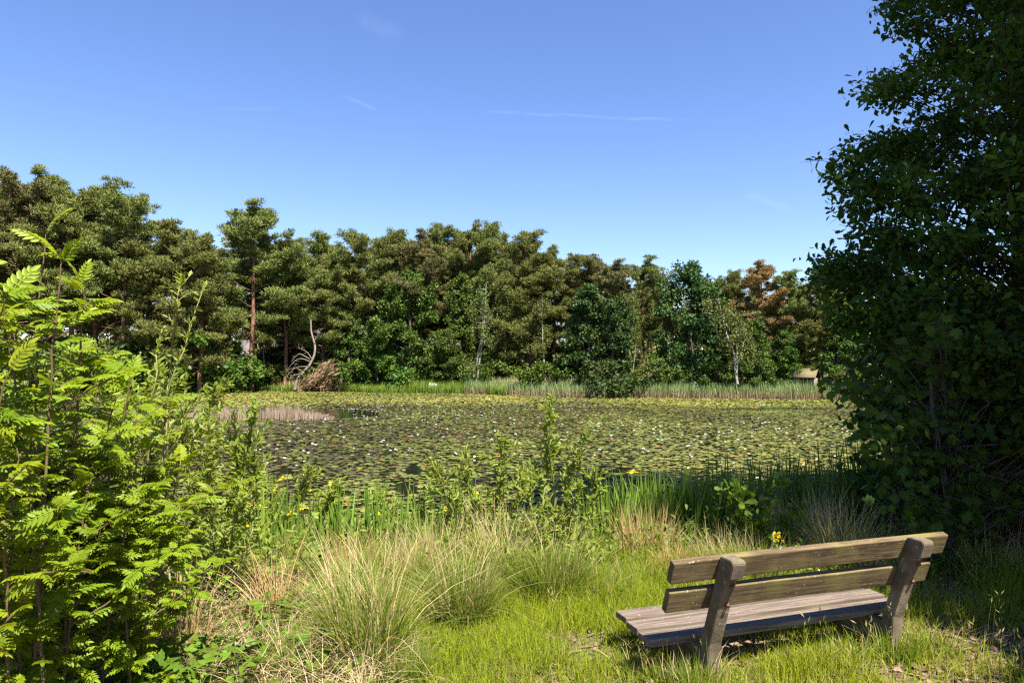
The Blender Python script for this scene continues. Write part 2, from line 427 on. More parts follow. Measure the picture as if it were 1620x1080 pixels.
def droop_clumps(rs, C, n, Lmax):
    """points down hanging birch twigs"""
    P = []
    for c in C:
        for k in range(n):
            q = c + rs.normal(size=3) * [.3, .3, .15]; L = rs.uniform(.3, 1) * Lmax
            m = int(L / .12) + 2; z = np.linspace(0, -L, m)
            P.append(np.stack([q[0] + rs.normal(0, .03, m), q[1] + rs.normal(0, .03, m), q[2] + z], 1))
    return np.concatenate(P)
def make_birch(seed, H=12., spread=1.9, stems=None, dens=1.0):
    rs = RS(seed)
    root = empty('birch', (0, 0, 0)); tr = NB(); cr = NB(); C = []
    if stems is None:
        z = np.linspace(0, 1, 9); w = np.cumsum(rs.normal(0, .12, (9, 2)), 0)
        stems = [(np.stack([w[:, 0] - w[0, 0], w[:, 1] - w[0, 1], z * H], 1), .12)]
    for sp, r0 in stems:
        m = len(sp); tube(tr, sp, np.linspace(r0, .02, m), 7)
        zt = sp[-1][2]
        for i in range(int(16 * dens)):
            u = rs.uniform(.4, 1); p = np.array([np.interp(u, np.linspace(0, 1, m), sp[:, k]) for k in range(3)])
            az = rs.rand() * 7; L = spread * rs.uniform(.5, 1.1) * (1.15 - u * .75)
            lp = limb_pts(rs, p, [math.cos(az), math.sin(az), .9], L, 4, -.16, .1)
            tube(tr, lp, np.linspace(.03, .006, 5), 3)
            C += [lp[-1], lp[-2], (lp[2] + lp[3]) / 2]
    P = droop_clumps(rs, C, 5, 1.5)
    P = P + rs.normal(size=P.shape) * .06
    P = np.repeat(P, 2, 0) + rs.normal(size=(len(P) * 2, 3)) * .07
    D = nrm(rdir(rs, len(P)) + [0, 0, -.8])
    scatter(cr, T_CARDW, P, D, rdir(rs, len(P)), rs.uniform(.12, .2, len(P)), np.clip(rs.normal(.5, .22, len(P)), 0, 1))
    tr.build('trunk', M['birchbark'], root); cr.build('crown', M['birch'], root)
    root['H'] = H
    return root
def make_shrub(seed, name='bush', H=3., W_=1.7, n=60, per=55, leaf='oak', size=.2, T=T_CARDW, stems=6, rr=.38):
    rs = RS(seed)
    root = empty(name, (0, 0, 0)); tr = NB(); cr = NB(); C = []; R = []
    for i in range(stems):
        az = rs.rand() * 7; L = H * rs.uniform(.6, .95)
        lp = limb_pts(rs, [0, 0, 0], [math.cos(az) * .45, math.sin(az) * .45, 1], L, 5, .02, .14)
        tube(tr, lp, np.linspace(.05, .01, 6) * H / 3, 4)
        for j in range(n // stems):
            s = rs.uniform(.12, 1); q = np.array([np.interp(s, np.linspace(0, 1, 6), lp[:, m]) for m in range(3)])
            c = q + rs.normal(size=3) * [W_ * .34, W_ * .34, H * .09]; c[2] = max(c[2], .2)
            C.append(c); k = rs.uniform(.6, 1.1) * rr; R.append([k, k, k * .8])
            tube(tr, [q, c], [.012, .005], 3)
    fill(cr, rs, C, R, per, T, size, .6, .5, .5, .17)
    tr.build('stem', M['twig'], root); cr.build('foliage', M[leaf], root)
    root['H'] = H
    return root

SUN_E = 5.0; SKY_STR = .066; EXPO = 1.8; SKY_SAT = 1.12; SKY_HUE = .507
# ------------------------------------------------------------------ camera, sky, sun
cam = bpy.data.objects.new('camera', bpy.data.cameras.new('camera')); COL.objects.link(cam)
cam.data.lens = 24; cam.data.sensor_width = 36; cam.data.clip_end = 6000; cam.data.clip_start = .05
cam.location = (0, 0, CZ); cam.rotation_euler = (PI / 2 + math.atan(40 / F), 0, 0)
SC.camera = cam
wd = bpy.data.worlds.new('World'); SC.world = wd; wd.use_nodes = True
wt = wd.node_tree; bg = wt.nodes['Background']
sky = wt.nodes.new('ShaderNodeTexSky'); sky.sky_type = 'NISHITA'; sky.sun_disc = False
sky.sun_elevation = SUN_EL; sky.sun_rotation = math.atan2(SUN_H[0], SUN_H[1])
sky.air_density = 1.0; sky.dust_density = .1; sky.ozone_density = 2.6; sky.altitude = 30
# faint cirrus wisps in the real sky: streaks on the direction vector
tcw = wt.nodes.new('ShaderNodeTexCoord')
def streak(p0, p1, wid, amt, seed):
    a = Vector(((p0[0] - 810) / F, 1, (YH - p0[1]) / F)).normalized(); b = Vector(((p1[0] - 810) / F, 1, (YH - p1[1]) / F)).normalized()
    nrmv = a.cross(b).normalized(); mid = (a + b).normalized(); half = (a - b).length / 2; tan = (b - a).normalized()
    d1 = ND(wt, 'ShaderNodeVectorMath', operation='DOT_PRODUCT'); d1.inputs[1].default_value = nrmv; wt.links.new(tcw.outputs['Generated'], d1.inputs[0])
    d2 = ND(wt, 'ShaderNodeVectorMath', operation='DOT_PRODUCT'); d2.inputs[1].default_value = tan; wt.links.new(tcw.outputs['Generated'], d2.inputs[0])
    nz = ND(wt, 'ShaderNodeTexNoise'); nz.inputs['Scale'].default_value = 22; nz.inputs['Detail'].default_value = 5; wt.links.new(tcw.outputs['Generated'], nz.inputs['Vector'])
    off = ND(wt, 'ShaderNodeMath', operation='MULTIPLY_ADD'); wt.links.new(nz.outputs['Fac'], off.inputs[0]); off.inputs[1].default_value = wid * 2.2; wt.links.new(d1.outputs['Value'], off.inputs[2])
    o2 = ND(wt, 'ShaderNodeMath', operation='SUBTRACT'); wt.links.new(off.outputs[0], o2.inputs[0]); o2.inputs[1].default_value = wid * 1.1
    ab = ND(wt, 'ShaderNodeMath', operation='ABSOLUTE'); wt.links.new(o2.outputs[0], ab.inputs[0])
    m1 = ND(wt, 'ShaderNodeMapRange', interpolation_type='SMOOTHSTEP'); wt.links.new(ab.outputs[0], m1.inputs[0]); m1.inputs[1].default_value = 0; m1.inputs[2].default_value = wid; m1.inputs[3].default_value = amt; m1.inputs[4].default_value = 0
    c = ND(wt, 'ShaderNodeMath', operation='SUBTRACT'); wt.links.new(d2.outputs['Value'], c.inputs[0]); c.inputs[1].default_value = mid.dot(tan)
    ab2 = ND(wt, 'ShaderNodeMath', operation='ABSOLUTE'); wt.links.new(c.outputs[0], ab2.inputs[0])
    m2 = ND(wt, 'ShaderNodeMapRange', interpolation_type='SMOOTHSTEP'); wt.links.new(ab2.outputs[0], m2.inputs[0]); m2.inputs[1].default_value = half * .6; m2.inputs[2].default_value = half; m2.inputs[3].default_value = 1; m2.inputs[4].default_value = 0
    mm = ND(wt, 'ShaderNodeMath', operation='MULTIPLY'); wt.links.new(m1.outputs[0], mm.inputs[0]); wt.links.new(m2.outputs[0], mm.inputs[1])
    n4 = ND(wt, 'ShaderNodeTexNoise'); n4.inputs['Scale'].default_value = 34; n4.inputs['Detail'].default_value = 7; n4.inputs['Roughness'].default_value = .7; wt.links.new(tcw.outputs['Generated'], n4.inputs['Vector'])
    m4 = ND(wt, 'ShaderNodeMapRange'); wt.links.new(n4.outputs['Fac'], m4.inputs[0]); m4.inputs[1].default_value = .34; m4.inputs[2].default_value = .68; m4.inputs[3].default_value = .35; m4.inputs[4].default_value = 1.1
    m5 = ND(wt, 'ShaderNodeMath', operation='MULTIPLY'); wt.links.new(mm.outputs[0], m5.inputs[0]); wt.links.new(m4.outputs[0], m5.inputs[1])
    return m5
hsv = wt.nodes.new('ShaderNodeHueSaturation'); hsv.inputs['Saturation'].default_value = SKY_SAT; hsv.inputs['Hue'].default_value = SKY_HUE; wt.links.new(sky.outputs[0], hsv.inputs['Color'])
tint = ND(wt, 'ShaderNodeMix', data_type='RGBA', blend_type='MULTIPLY'); tint.inputs[0].default_value = 1; wt.links.new(hsv.outputs[0], tint.inputs[6]); tint.inputs[7].default_value = (.97, .945, 1.03, 1)
last = tint.outputs[2]
for args in (((740, 171), (1115, 187), .0034, .042, 1), ((535, 144), (596, 172), .004, .045, 2), ((556, 18), (640, 52), .018, .022, 3), ((330, 165), (450, 168), .004, .02, 4), ((1180, 300), (1260, 335), .008, .03, 5)):
    s_ = streak(*args)
    mx = ND(wt, 'ShaderNodeMix', data_type='RGBA'); wt.links.new(s_.outputs[0], mx.inputs[0]); wt.links.new(last, mx.inputs[6]); mx.inputs[7].default_value = (9, 9.5, 10.5, 1)
    last = mx.outputs[2]
wt.links.new(last, bg.inputs[0]); bg.inputs[1].default_value = SKY_STR
sl = bpy.data.lights.new('sun', 'SUN'); sl.energy = SUN_E; sl.angle = math.radians(.53); sl.color = (1, .95, .85)
so = bpy.data.objects.new('sun', sl); COL.objects.link(so)
sd = Vector((SUN_H[0], SUN_H[1], math.tan(SUN_EL))).normalized()
so.rotation_euler = sd.to_track_quat('Z', 'Y').to_euler(); so.location = (10, -15, 25)
SC.view_settings.view_transform = 'Standard'; SC.view_settings.look = 'None'; SC.view_settings.exposure = EXPO; SC.view_settings.gamma = 1
SC.render.engine = 'CYCLES'
SC.cycles.max_bounces = 7; SC.cycles.diffuse_bounces = 3; SC.cycles.glossy_bounces = 3; SC.cycles.transmission_bounces = 4; SC.cycles.transparent_max_bounces = 4
SC.cycles.use_denoising = False; SC.cycles.caustics_reflective = False; SC.cycles.caustics_refractive = False
SC.cycles.sample_clamp_indirect = 4; SC.cycles.pixel_filter_type = 'BLACKMAN_HARRIS'; SC.cycles.filter_width = 1.3
SC.render.use_persistent_data = False

# ------------------------------------------------------------------ ground and water
def bare(x, y):
    """how bare the soil is (0 grass .. 1 bare)"""
    b = sstep(.52, .70, fbm(x * 1.1 + 7, y * 1.1, 31)) * .75
    b = np.maximum(b, 1.0 * np.exp(-(((x - 1.45) / .85) ** 2 + ((y - 4.55) / .30) ** 2)))
    b = np.maximum(b, .8 * np.exp(-(((x - 3.1) / 1.1) ** 2 + ((y - 4.1) / .45) ** 2)) * (.4 + vn(x * 3, y * 3, 8)))
    b = np.maximum(b, sstep(4.5, 3.9, y) * sstep(.6, 1.3, x) * (.25 + .9 * sstep(.4, .65, fbm(x * 2.2, y * 2.2, 91))))
    b = np.maximum(b, 1.0 * sstep(2.2, 2.75, x) * (1 - sstep(4.9, 5.8, y)) * (.62 + .6 * fbm(x * 1.5, y * 1.5, 92)))
    b = np.maximum(b, .55 * np.exp(-(((x - .15) / .5) ** 2 + ((y - 4.1) / .3) ** 2)))
    b = np.maximum(b, .9 * sstep(-.7, -1.3, x + .1 * (y - 4)) * (1 - sstep(7, 9, y)) * (.5 + .6 * vn(x * 2, y * 2, 4)))
    return np.clip(b, 0, 1)
nb = NB()
ang = np.linspace(0, 2 * PI, 361)[:-1]
fine = np.concatenate([np.linspace(-PI * .02, PI * 1.02, 360), np.linspace(PI * 1.02, PI * 1.98, 60)[1:-1]])
ang = fine
rad = np.concatenate([[.4], np.geomspace(.8, 30, 130), np.geomspace(31, 110, 110), np.geomspace(115, 3000, 30)])
A_, R_ = np.meshgrid(ang, rad); X_ = R_ * np.cos(A_); Y_ = R_ * np.sin(A_); Z_ = hz(X_, Y_)
na, nr = len(ang), len(rad)
V = np.stack([X_, Y_, Z_], -1).reshape(-1, 3); V = np.concatenate([V, [[0, 0, float(hz(0, 0))]]])
i = np.arange(nr - 1)[:, None] * na; j = np.arange(na)[None]; j2 = (j + 1) % na
Q = np.stack([i + j, i + j2, i + j2 + na, i + j + na], -1).reshape(-1, 4)[:, ::-1]
T3 = np.stack([np.full(na, len(V) - 1), np.arange(na), (np.arange(na) + 1) % na], -1)
qc = V[Q].mean(1)
nb.add(V, [Q, T3], [bare(qc[:, 0], qc[:, 1]), .3])
m, nt, out = mk('soil_and_turf'); L = nt.links.new
tc = nt.nodes.new('ShaderNodeTexCoord')
n1 = ND(nt, 'ShaderNodeTexNoise'); n1.inputs['Scale'].default_value = 1.4; n1.inputs['Detail'].default_value = 8; n1.inputs['Roughness'].default_value = .7
n2 = ND(nt, 'ShaderNodeTexNoise'); n2.inputs['Scale'].default_value = 26; n2.inputs['Detail'].default_value = 6; n2.inputs['Roughness'].default_value = .7
n3 = ND(nt, 'ShaderNodeTexVoronoi'); n3.inputs['Scale'].default_value = 38
for n in (n1, n2, n3): L(tc.outputs['Object'], n.inputs['Vector'])
r1 = ramp(nt, [(.25, (.06, .04, .025)), (.5, (.15, .10, .065)), (.75, (.27, .19, .13))]); L(n2.outputs['Fac'], r1.inputs[0])
r2 = ramp(nt, [(.3, (.05, .065, .014)), (.6, (.095, .105, .025)), (.8, (.19, .16, .07))]); L(n2.outputs['Fac'], r2.inputs[0])
at = ND(nt, 'ShaderNodeAttribute', attribute_name='rnd')
ma = ND(nt, 'ShaderNodeMath', operation='MULTIPLY_ADD'); L(n1.outputs['Fac'], ma.inputs[0]); ma.inputs[1].default_value = .9; ma.inputs[2].default_value = -.3
ad = ND(nt, 'ShaderNodeMath', operation='ADD', use_clamp=True); L(ma.outputs[0], ad.inputs[0]); L(at.outputs['Fac'], ad.inputs[1])
mx = ND(nt, 'ShaderNodeMix', data_type='RGBA'); L(ad.outputs[0], mx.inputs[0]); L(r2.outputs[0], mx.inputs[6]); L(r1.outputs[0], mx.inputs[7])
bs = ND(nt, 'ShaderNodeBsdfPrincipled'); bs.inputs['Roughness'].default_value = .95; bs.inputs['Specular IOR Level'].default_value = .15
L(mx.outputs[2], bs.inputs['Base Color'])
bp = nt.nodes.new('ShaderNodeBump'); bp.inputs['Strength'].default_value = .8; bp.inputs['Distance'].default_value = .03; L(n2.outputs['Fac'], bp.inputs['Height']); L(bp.outputs[0], bs.inputs['Normal'])
L(bs.outputs[0], out.inputs[0])
g = nb.build('ground', m, smooth=True); tag(g, kind='structure')

nb = NB()
nb.add([[-140, 7.5, WZ], [120, 7.5, WZ], [120, 120, WZ], [-140, 120, WZ]], np.array([[0, 1, 2, 3]]))
m, nt, out = mk('pond_water'); L = nt.links.new
bs = ND(nt, 'ShaderNodeBsdfPrincipled'); bs.inputs['Base Color'].default_value = (.010, .011, .007, 1); bs.inputs['Roughness'].default_value = .04; bs.inputs['IOR'].default_value = 1.33
tc = nt.nodes.new('ShaderNodeTexCoord'); n2 = ND(nt, 'ShaderNodeTexNoise'); n2.inputs['Scale'].default_value = 2.2; n2.inputs['Detail'].default_value = 3; L(tc.outputs['Object'], n2.inputs['Vector'])
bp = nt.nodes.new('ShaderNodeBump'); bp.inputs['Strength'].default_value = .10; bp.inputs['Distance'].default_value = .05; L(n2.outputs['Fac'], bp.inputs['Height']); L(bp.outputs[0], bs.inputs['Normal'])
L(bs.outputs[0], out.inputs[0])
w = nb.build('pond_water', m); tag(w, kind='structure')

# ------------------------------------------------------------------ water lilies
def in_pond(x, y):
    return (y > near_edge(x) + .6) & (y < shore(x, y) - .8)
def pad_tmpl(seed):
    rs = RS(seed); k = 11; a = np.linspace(.22, 2 * PI - .22, k) + PI / 2
    r = 1 + rs.normal(0, .05, k); up = np.abs(rs.normal(0, .05, k))
    V = np.concatenate([[[0, 0, -.01]], np.stack([np.cos(a) * r, np.sin(a) * r, up], 1)])
    return V, [np.array([[0, i + 1, i + 2] for i in range(k - 1)])]
PADT = [pad_tmpl(s) for s in range(5)]
rs = RS(11)
N = 235000
v = rs.rand(N); Y = np.sqrt(10 ** 2 + v * (71 ** 2 - 10 ** 2)); X = (rs.rand(N) * 1.6 - .78) * Y
ok = in_pond(X, Y); X = X[ok]; Y = Y[ok]
pxs = X / Y * F + 810; pys = YH + (CZ - WZ) / Y * F
dens = .58 + 1.0 * fbm(X * .16, Y * .10, 21); dens = np.where(Y > 42, 1.5, dens)
hole = (np.hypot((pxs - 545) / 55, (pys - 655) / 6.5) < 1) | (np.hypot((pxs - 655) / 13, (pys - 742) / 9) < 1) | (np.hypot((pxs - 640) / 16, (pys - 772) / 9) < 1) | (np.hypot((pxs - 1215) / 95, (pys - 647.5) / 2.0) < 1) \
    | (np.hypot((pxs - 455) / 12, (pys - 745) / 6) < 1)
hole |= (pxs > 290) & (pxs < 522) & (pys > 646) & (pys < 664) & (rs.rand(len(pxs)) < .75)
keep = (rs.rand(len(X)) < dens) & ~hole
X = X[keep]; Y = Y[keep]; n = len(X)
S = rs.uniform(.042, .09, n) * (1 + .25 * (Y > 42))
Z = np.where(Y < 40, WZ + .006 + rs.rand(n) * .018, WZ + .006 + rs.rand(n) * .05)
patch = fbm(X * .22, Y * .12, 77)
tone = .25 + .85 * (patch - .38) + rs.normal(0, .2, n) + .17 * sstep(40, 50, Y) - .05 * sstep(16, 25, Y) * (1 - sstep(36, 46, Y))
tone = np.where(rs.rand(n) < .022, rs.uniform(.93, 1, n), np.clip(tone, 0, .9))
az = rs.rand(n) * 2 * PI; D = np.stack([np.cos(az), np.sin(az), np.zeros(n)], 1)
tl = .06 + .08 * (Y > 42); Nn = nrm(np.stack([rs.normal(0, 1, n) * tl, rs.normal(0, 1, n) * tl, np.ones(n)], 1))
D = nrm(D - Nn * np.sum(D * Nn, 1, keepdims=True))
px_ = X / Y; vis = (px_ > -.38) & (px_ < .47) & (Y > 10.6)
order = np.argsort(np.where(vis, Y - S * 14, 1e9)); ind = np.zeros(n, bool); ind[order[:290]] = True
nb = NB(); t = rs.randint(0, 5, n)
for k in range(5):
    q = (t == k) & ~ind
    scatter(nb, PADT[k], np.stack([X, Y, Z], 1)[q], D[q], Nn[q], S[q], tone[q])
o = nb.build('lily_pads', M['pad']); tag(o, 'dense carpet of green and yellowish lily pads covering the pond', 'lily pads', kind='stuff')
protos = {}
LB = {0: ('brownish purple floating lily pad near the close bank', 'brownish lily pads off the near bank'), 1: ('dull green floating lily pad near the close bank', 'green lily pads off the near bank'),
      2: ('yellowish green floating lily pad near the close bank', 'yellowish lily pads off the near bank'), 3: ('orange brown dying lily pad floating near the close bank', 'orange lily pads off the near bank')}
for q in np.where(ind)[0]:
    b = 3 if tone[q] > .92 else (0 if tone[q] < .24 else (1 if tone[q] < .58 else 2))
    key = (b, q % 4)
    if key not in protos:
        p = NB(); scatter(p, PADT[q % 4], np.zeros((1, 3)), np.array([[0, 1., 0]]), np.array([[0, 0, 1.]]), 1.0, float(tone[q])); o = p.build('lily_pad', M['pad']); protos[key] = o
    else:
        o = protos[key].copy(); COL.objects.link(o)
    y = Vector(D[q]); z = Vector(Nn[q]); x = y.cross(z)
    mt = Matrix((x, y, z)).transposed().to_4x4()
    o.matrix_world = Matrix.Translation((X[q], Y[q], Z[q])) @ mt @ Matrix.Scale(S[q], 4)
    tag(o, LB[b][0], 'lily pad', LB[b][1])
def flower_tmpl():
    V = []; Q = []; k = 0; Tn = tmpl_lens(.42, .1, -.25)
    for ring, (cnt, el, s) in enumerate(((9, 25, 1.0), (7, 55, .85))):
        for i in range(cnt):
            a = i / cnt * 2 * PI + ring * .3; e = math.radians(el)
            D_ = np.array([math.cos(a) * math.cos(e), math.sin(a) * math.cos(e), math.sin(e)]); Zv = np.array([-math.cos(a) * math.sin(e), -math.sin(a) * math.sin(e), math.cos(e)]); Xv = np.cross(D_, Zv)
            LV, LF = Tn; V.append(s * (LV[:, 0:1] * Xv + LV[:, 1:2] * D_ + LV[:, 2:3] * Zv)); Q.append(LF[0] + k); k += len(LV)
    return np.concatenate(V), [np.concatenate(Q)]
T_FLOW = flower_tmpl()
def core(nb):
    a = np.arange(6) / 6 * 2 * PI; V = np.concatenate([np.stack([np.cos(a) * .3, np.sin(a) * .3, np.full(6, .1)], 1), [[0, 0, .45]]])
    nb.add(V, np.array([[i, (i + 1) % 6, 6] for i in range(6)]), 1.0)
N = 3300; v = rs.rand(N); Yf = np.sqrt(11 ** 2 + v * (69 ** 2 - 11 ** 2)); Xf = (rs.rand(N) * 1.5 - .74) * Yf
pf = fbm(Xf * .12, Yf * .08, 55); ok = in_pond(Xf, Yf) & (rs.rand(N) < sstep(.3, .6, pf)); Xf = Xf[ok]; Yf = Yf[ok]; n = len(Xf)
Sf = rs.uniform(.04, .07, n); vis = (np.abs(Xf / Yf) < .5) & (Xf / Yf > -.4)
order = np.argsort(np.where(vis, Yf, 1e9)); indf = np.zeros(n, bool); indf[order[:280]] = True
nb = NB(); q = ~indf
scatter(nb, T_FLOW, np.stack([Xf, Yf, np.full(n, WZ + .03)], 1)[q], np.tile([0, 1., 0], (q.sum(), 1)), nrm(rs.normal(0, .15, (q.sum(), 3)) + [0, 0, 1]), Sf[q], .4)
o = nb.build('water_lily_flowers', M['petal_w']); tag(o, 'white water lily flowers dotted over the far part of the pond', 'water lilies', kind='stuff')
pr = None
for q in np.where(indf)[0]:
    if pr is None:
        p = NB(); scatter(p, T_FLOW, np.zeros((1, 3)), np.array([[0, 1., 0]]), np.array([[0, 0, 1.]]), 1.0, .4); core(p); o = pr = p.build('water_lily', M['petal_w'])
    else:
        o = pr.copy(); COL.objects.link(o)
    o.location = (Xf[q], Yf[q], WZ + .03); o.rotation_euler = (rs.normal(0, .15), rs.normal(0, .15), rs.rand() * 6); o.scale = (Sf[q],) * 3
    tag(o, 'white water lily flower floating among the pads', 'water lily', 'white water lily flowers on the pond')

# ------------------------------------------------------------------ reeds and sedges of the pond
def belt(name, label, px0, px1, off, wid, n, h, bw, mat, tones, tips, bend=.15, cat='reeds', seed=1):
    rs = RS(seed); nb = NB()
    px = rs.uniform(px0, px1, n); r = (px - 810) / F; d = shore(r * 50, 50 + 0 * r) + off + (rs.rand(n) - .5) * wid + (vn(px * .02, px * 0, seed) - .5) * 1.6
    x = r * d; z = np.maximum(hz(x, d), WZ - .05)
    hh = h * rs.uniform(.6, 1.1, n) * (.8 + .35 * vn(px * .015, px * 0 + 2, seed + 4))
    blades(nb, np.stack([x, d, z], 1), rs.rand(n) * 7, hh, np.abs(rs.normal(bend, bend * .6, n)), bw * rs.uniform(.7, 1.3, n), np.clip(rs.normal(tones, .12, n), 0, 1), 4, 0, None, .2, np.clip(rs.normal(tips, .12, n), 0, 1))
    o = nb.build(name, M[mat]); return tag(o, label, cat, kind='stuff')
belt('reed_bed', 'green reed bed with tan bases along the right part of the far shore', 735, 1720, .4, 3.6, 24000, 1.2, .035, 'reed', .22, .86, .22, seed=2)
belt('dry_reeds', 'pale dry reed heads standing behind the green reed bed', 740, 1330, 2.6, 1.6, 4200, 1.65, .025, 'straw', .5, .75, .2, seed=3)
belt('sedge_strip', 'bright green sedge strip under the trees of the far shore', 536, 800, .2, 3.0, 9000, 1.05, .04, 'sedge', .4, .75, .25, cat='sedge', seed=4)
belt('sedge_patch', 'green and dry sedge patch left of the leaning dead pine', 250, 470, .3, 3.0, 7000, .95, .04, 'sedge', .35, .65, .3, cat='sedge', seed=5)
belt('dry_grass', 'tan dry grass left of the leaning dead pine on the far shore', 360, 560, 1.8, 2.4, 2600, 1.3, .03, 'straw', .3, .55, .35, cat='grass', seed=6)
nb = NB(); n = 5200; px = rs.uniform(285, 530, n); d = 31.6 + rs.rand(n) * 2.2 + (vn(px * .03, px * 0, 3) - .5) * .6; x = (px - 810) / F * d
tp = np.clip((535 - px) / 60, .2, 1) * (.55 + .75 * fbm(px * .06, px * 0, 12))
kk = rs.rand(n) < sstep(.25, .55, fbm(px * .035, d * 1.2, 19)); px, d, x, tp = px[kk], d[kk], x[kk], tp[kk]; n = len(px)
blades(nb, np.stack([x, d, np.full(n, WZ - .05)], 1), rs.rand(n) * 7, rs.uniform(.45, .78, n) * tp, np.abs(rs.normal(.08, .14, n)), .016, np.clip(rs.normal(.5, .25, n), 0, 1), 3)
o = nb.build('dead_reed_patch', M['greystraw']); tag(o, 'patch of grey brown dead reed stalks standing in the open pond', 'reeds', kind='stuff')

# ------------------------------------------------------------------ far wood
PINES = [make_pine(1, 16, .34, 4.2, 36, 58), make_pine(2, 16, .16, 4.6, 46, 58, .58), make_pine(3, 16, .46, 4.0, 26, 54, .45, .9),
         make_pine(4, 16, .28, 4.4, 40, 58, .55), make_pine(5, 16, .40, 4.5, 32, 58, .42), make_pine(6, 16, .20, 4.0, 44, 58, .62)]
OAKS = [make_broad(11, 'oak_tree', 12, .08, 3.9, 34, 60, 'oak'), make_broad(12, 'oak_tree', 12, .14, 3.3, 32, 60, 'oak'), make_broad(13, 'oak_tree', 12, .05, 3.2, 36, 60, 'oak', ball=.55)]
BIRCHES = [make_birch(21), make_birch(22, 12, 1.6)]
BUSHES = [make_shrub(31, 'bush', 3, 1.9, 66, 55, 'oak'), make_shrub(32, 'bush', 3, 1.5, 60, 50, 'birch', .17), make_shrub(33, 'bush', 3, 2.2, 72, 50, 'oak', .22)]
used = set()
def plant(proto, px, top, d, label, cat, group=None, w=1.0, crown=None, name=None, rs=RS(5)):
    p = G(px, d); H = CZ + (YH - top) / F * d - p.z
    s = H / proto['H']
    sc = (s * w, s * w, s)
    if proto.name not in used:
        used.add(proto.name); o = proto; o.location = p; o.rotation_euler = (0, 0, rs.rand() * 6.28); o.scale = sc
    else:
        o = copy_thing(proto, p, rs.rand() * 6.28, sc)
    if name: o.name = name
    tag(o, label, cat, group)
    for ch in o.children:
        if ch.name.startswith('crown') or ch.name.startswith('foliage'):
            ch.material_slots[0].link = 'DATA'
            if crown:
                ch.material_slots[0].link = 'OBJECT'; ch.material_slots[0].material = M[crown]
    return o
P = PINES
FRONT = [
 (P[4], -60, 262, 66, 'tall scots pine cut by the left edge of the photo', None, 1.0),
 (P[3], 22, 268, 67, 'tall pine with brownish upper twigs in the tall cluster at far left', 'pine_mixed', 1.0),
 (P[0], 78, 270, 70, 'tall scots pine just right of the brownish one in the tall cluster', None, .95),
 (P[2], 112, 292, 64, 'open scots pine with bare dark trunk in the gap of the tall cluster', None, 1.0),
 (P[4], 152, 276, 66, 'airy tall scots pine at the right end of the tall cluster', None, 1.05),
 (P[2], 192, 305, 63, 'open scots pine whose sparse branches reach right over the dip', None, 1.0),
 (P[1], 258, 346, 64, 'broad dense domed pine right of the tall cluster', None, 1.1),
 (P[5], 318, 368, 63, 'rounded dense pine left of the tall layered pine', None, 1.1),
 (P[0], 398, 320, 68, 'tall layered scots pine with flat projecting top, highest left of centre', None, 1.05),
 (P[3], 452, 366, 70, 'scots pine close on the right of the tall layered pine', None, 1.0),
 (P[1], 512, 368, 72, 'dense scots pine behind the leaning bare dead pine', None, .95),
 (P[3], 565, 362, 70, 'scots pine above the gap with pale house walls', None, 1.0),
 (P[5], 628, 360, 72, 'rounded scots pine between the house gap and the pointed pines', None, 1.1),
 (P[4], 664, 364, 69, 'scots pine with brownish shaded mid crown over the round oak', 'pine_mixed', 1.0),
 (P[0], 706, 350, 73, 'pointed scots pine left of the twin narrow tips', None, .9),
 (P[3], 744, 350, 72, 'narrow tipped scots pine in the middle of the skyline', None, .85),
 (P[5], 779, 348, 71, 'taller narrow scots pine right of the middle of the skyline', None, .9),
 (P[1], 838, 365, 66, 'full scots pine with clear dark red trunk above the reeds', None, .95),
 (P[4], 878, 386, 66, 'scots pine stepping down right of the clear trunked pine', None, .9),
 (P[2], 912, 401, 65, 'thin scots pine before the browned pines on the skyline', None, 1.0),
 (P[3], 944, 402, 66, 'tan browned pine on the skyline left of the flat topped pine', 'pine_mixed', 1.0),
 (P[0], 974, 412, 62, 'brown green pine with dark limbs right of the tan one', 'pine_mixed', 1.0),
 (P[4], 1018, 404, 64, 'dark flat topped pine left of the big green oak', None, .95),
 (P[3], 1132, 438, 60, 'low scots pine in the skyline notch right of the big oak', None, .9),
 (P[5], 1164, 426, 58, 'short bushy pine left of the orange brown pine', None, .95),
 (P[0], 1207, 414, 57, 'dying pine with orange brown crown on the right skyline', 'pine_brown', 1.0),
 (P[1], 1252, 428, 56, 'olive mixed pine right of the orange brown pine', None, .9),
 (P[3], 1300, 424, 55, 'scots pine partly hidden by the dark near oak', None, 1.0),
]
for pr_, px, top, d, lab, cr_, w in FRONT:
    plant(pr_, px, top, d, lab, 'pine tree', None, w * 1.06, cr_)
rs = RS(77)
SKX = [-200, 0, 70, 150, 200, 225, 265, 330, 345, 400, 455, 475, 520, 580, 620, 660, 740, 780, 800, 840, 880, 900, 970, 1010, 1050, 1085, 1140, 1210, 1270, 1340, 1700]
SKY_ = [270, 272, 276, 285, 310, 352, 352, 375, 365, 345, 350, 372, 372, 368, 366, 366, 360, 360, 378, 372, 392, 406, 415, 416, 435, 425, 446, 432, 436, 430, 420]
for row, (dd, cnt, lab, grp) in enumerate(((80, 26, 'scots pine standing in shade behind the front trees', 'pines in the second row of the wood'), (94, 24, 'scots pine deep in the wood behind the others', 'pines deep in the wood'))):
    for k in range(cnt):
        px = -190 + 1850 * (k + rs.rand() * .8) / cnt
        top = np.interp(px, SKX, SKY_) + rs.uniform(2, 30) + row * 6
        d = dd + rs.uniform(-4, 4) - 10 * sstep(850, 1300, px)
        plant(PINES[rs.randint(6)], px, top, d, lab, 'pine tree', grp, rs.uniform(.9, 1.15))
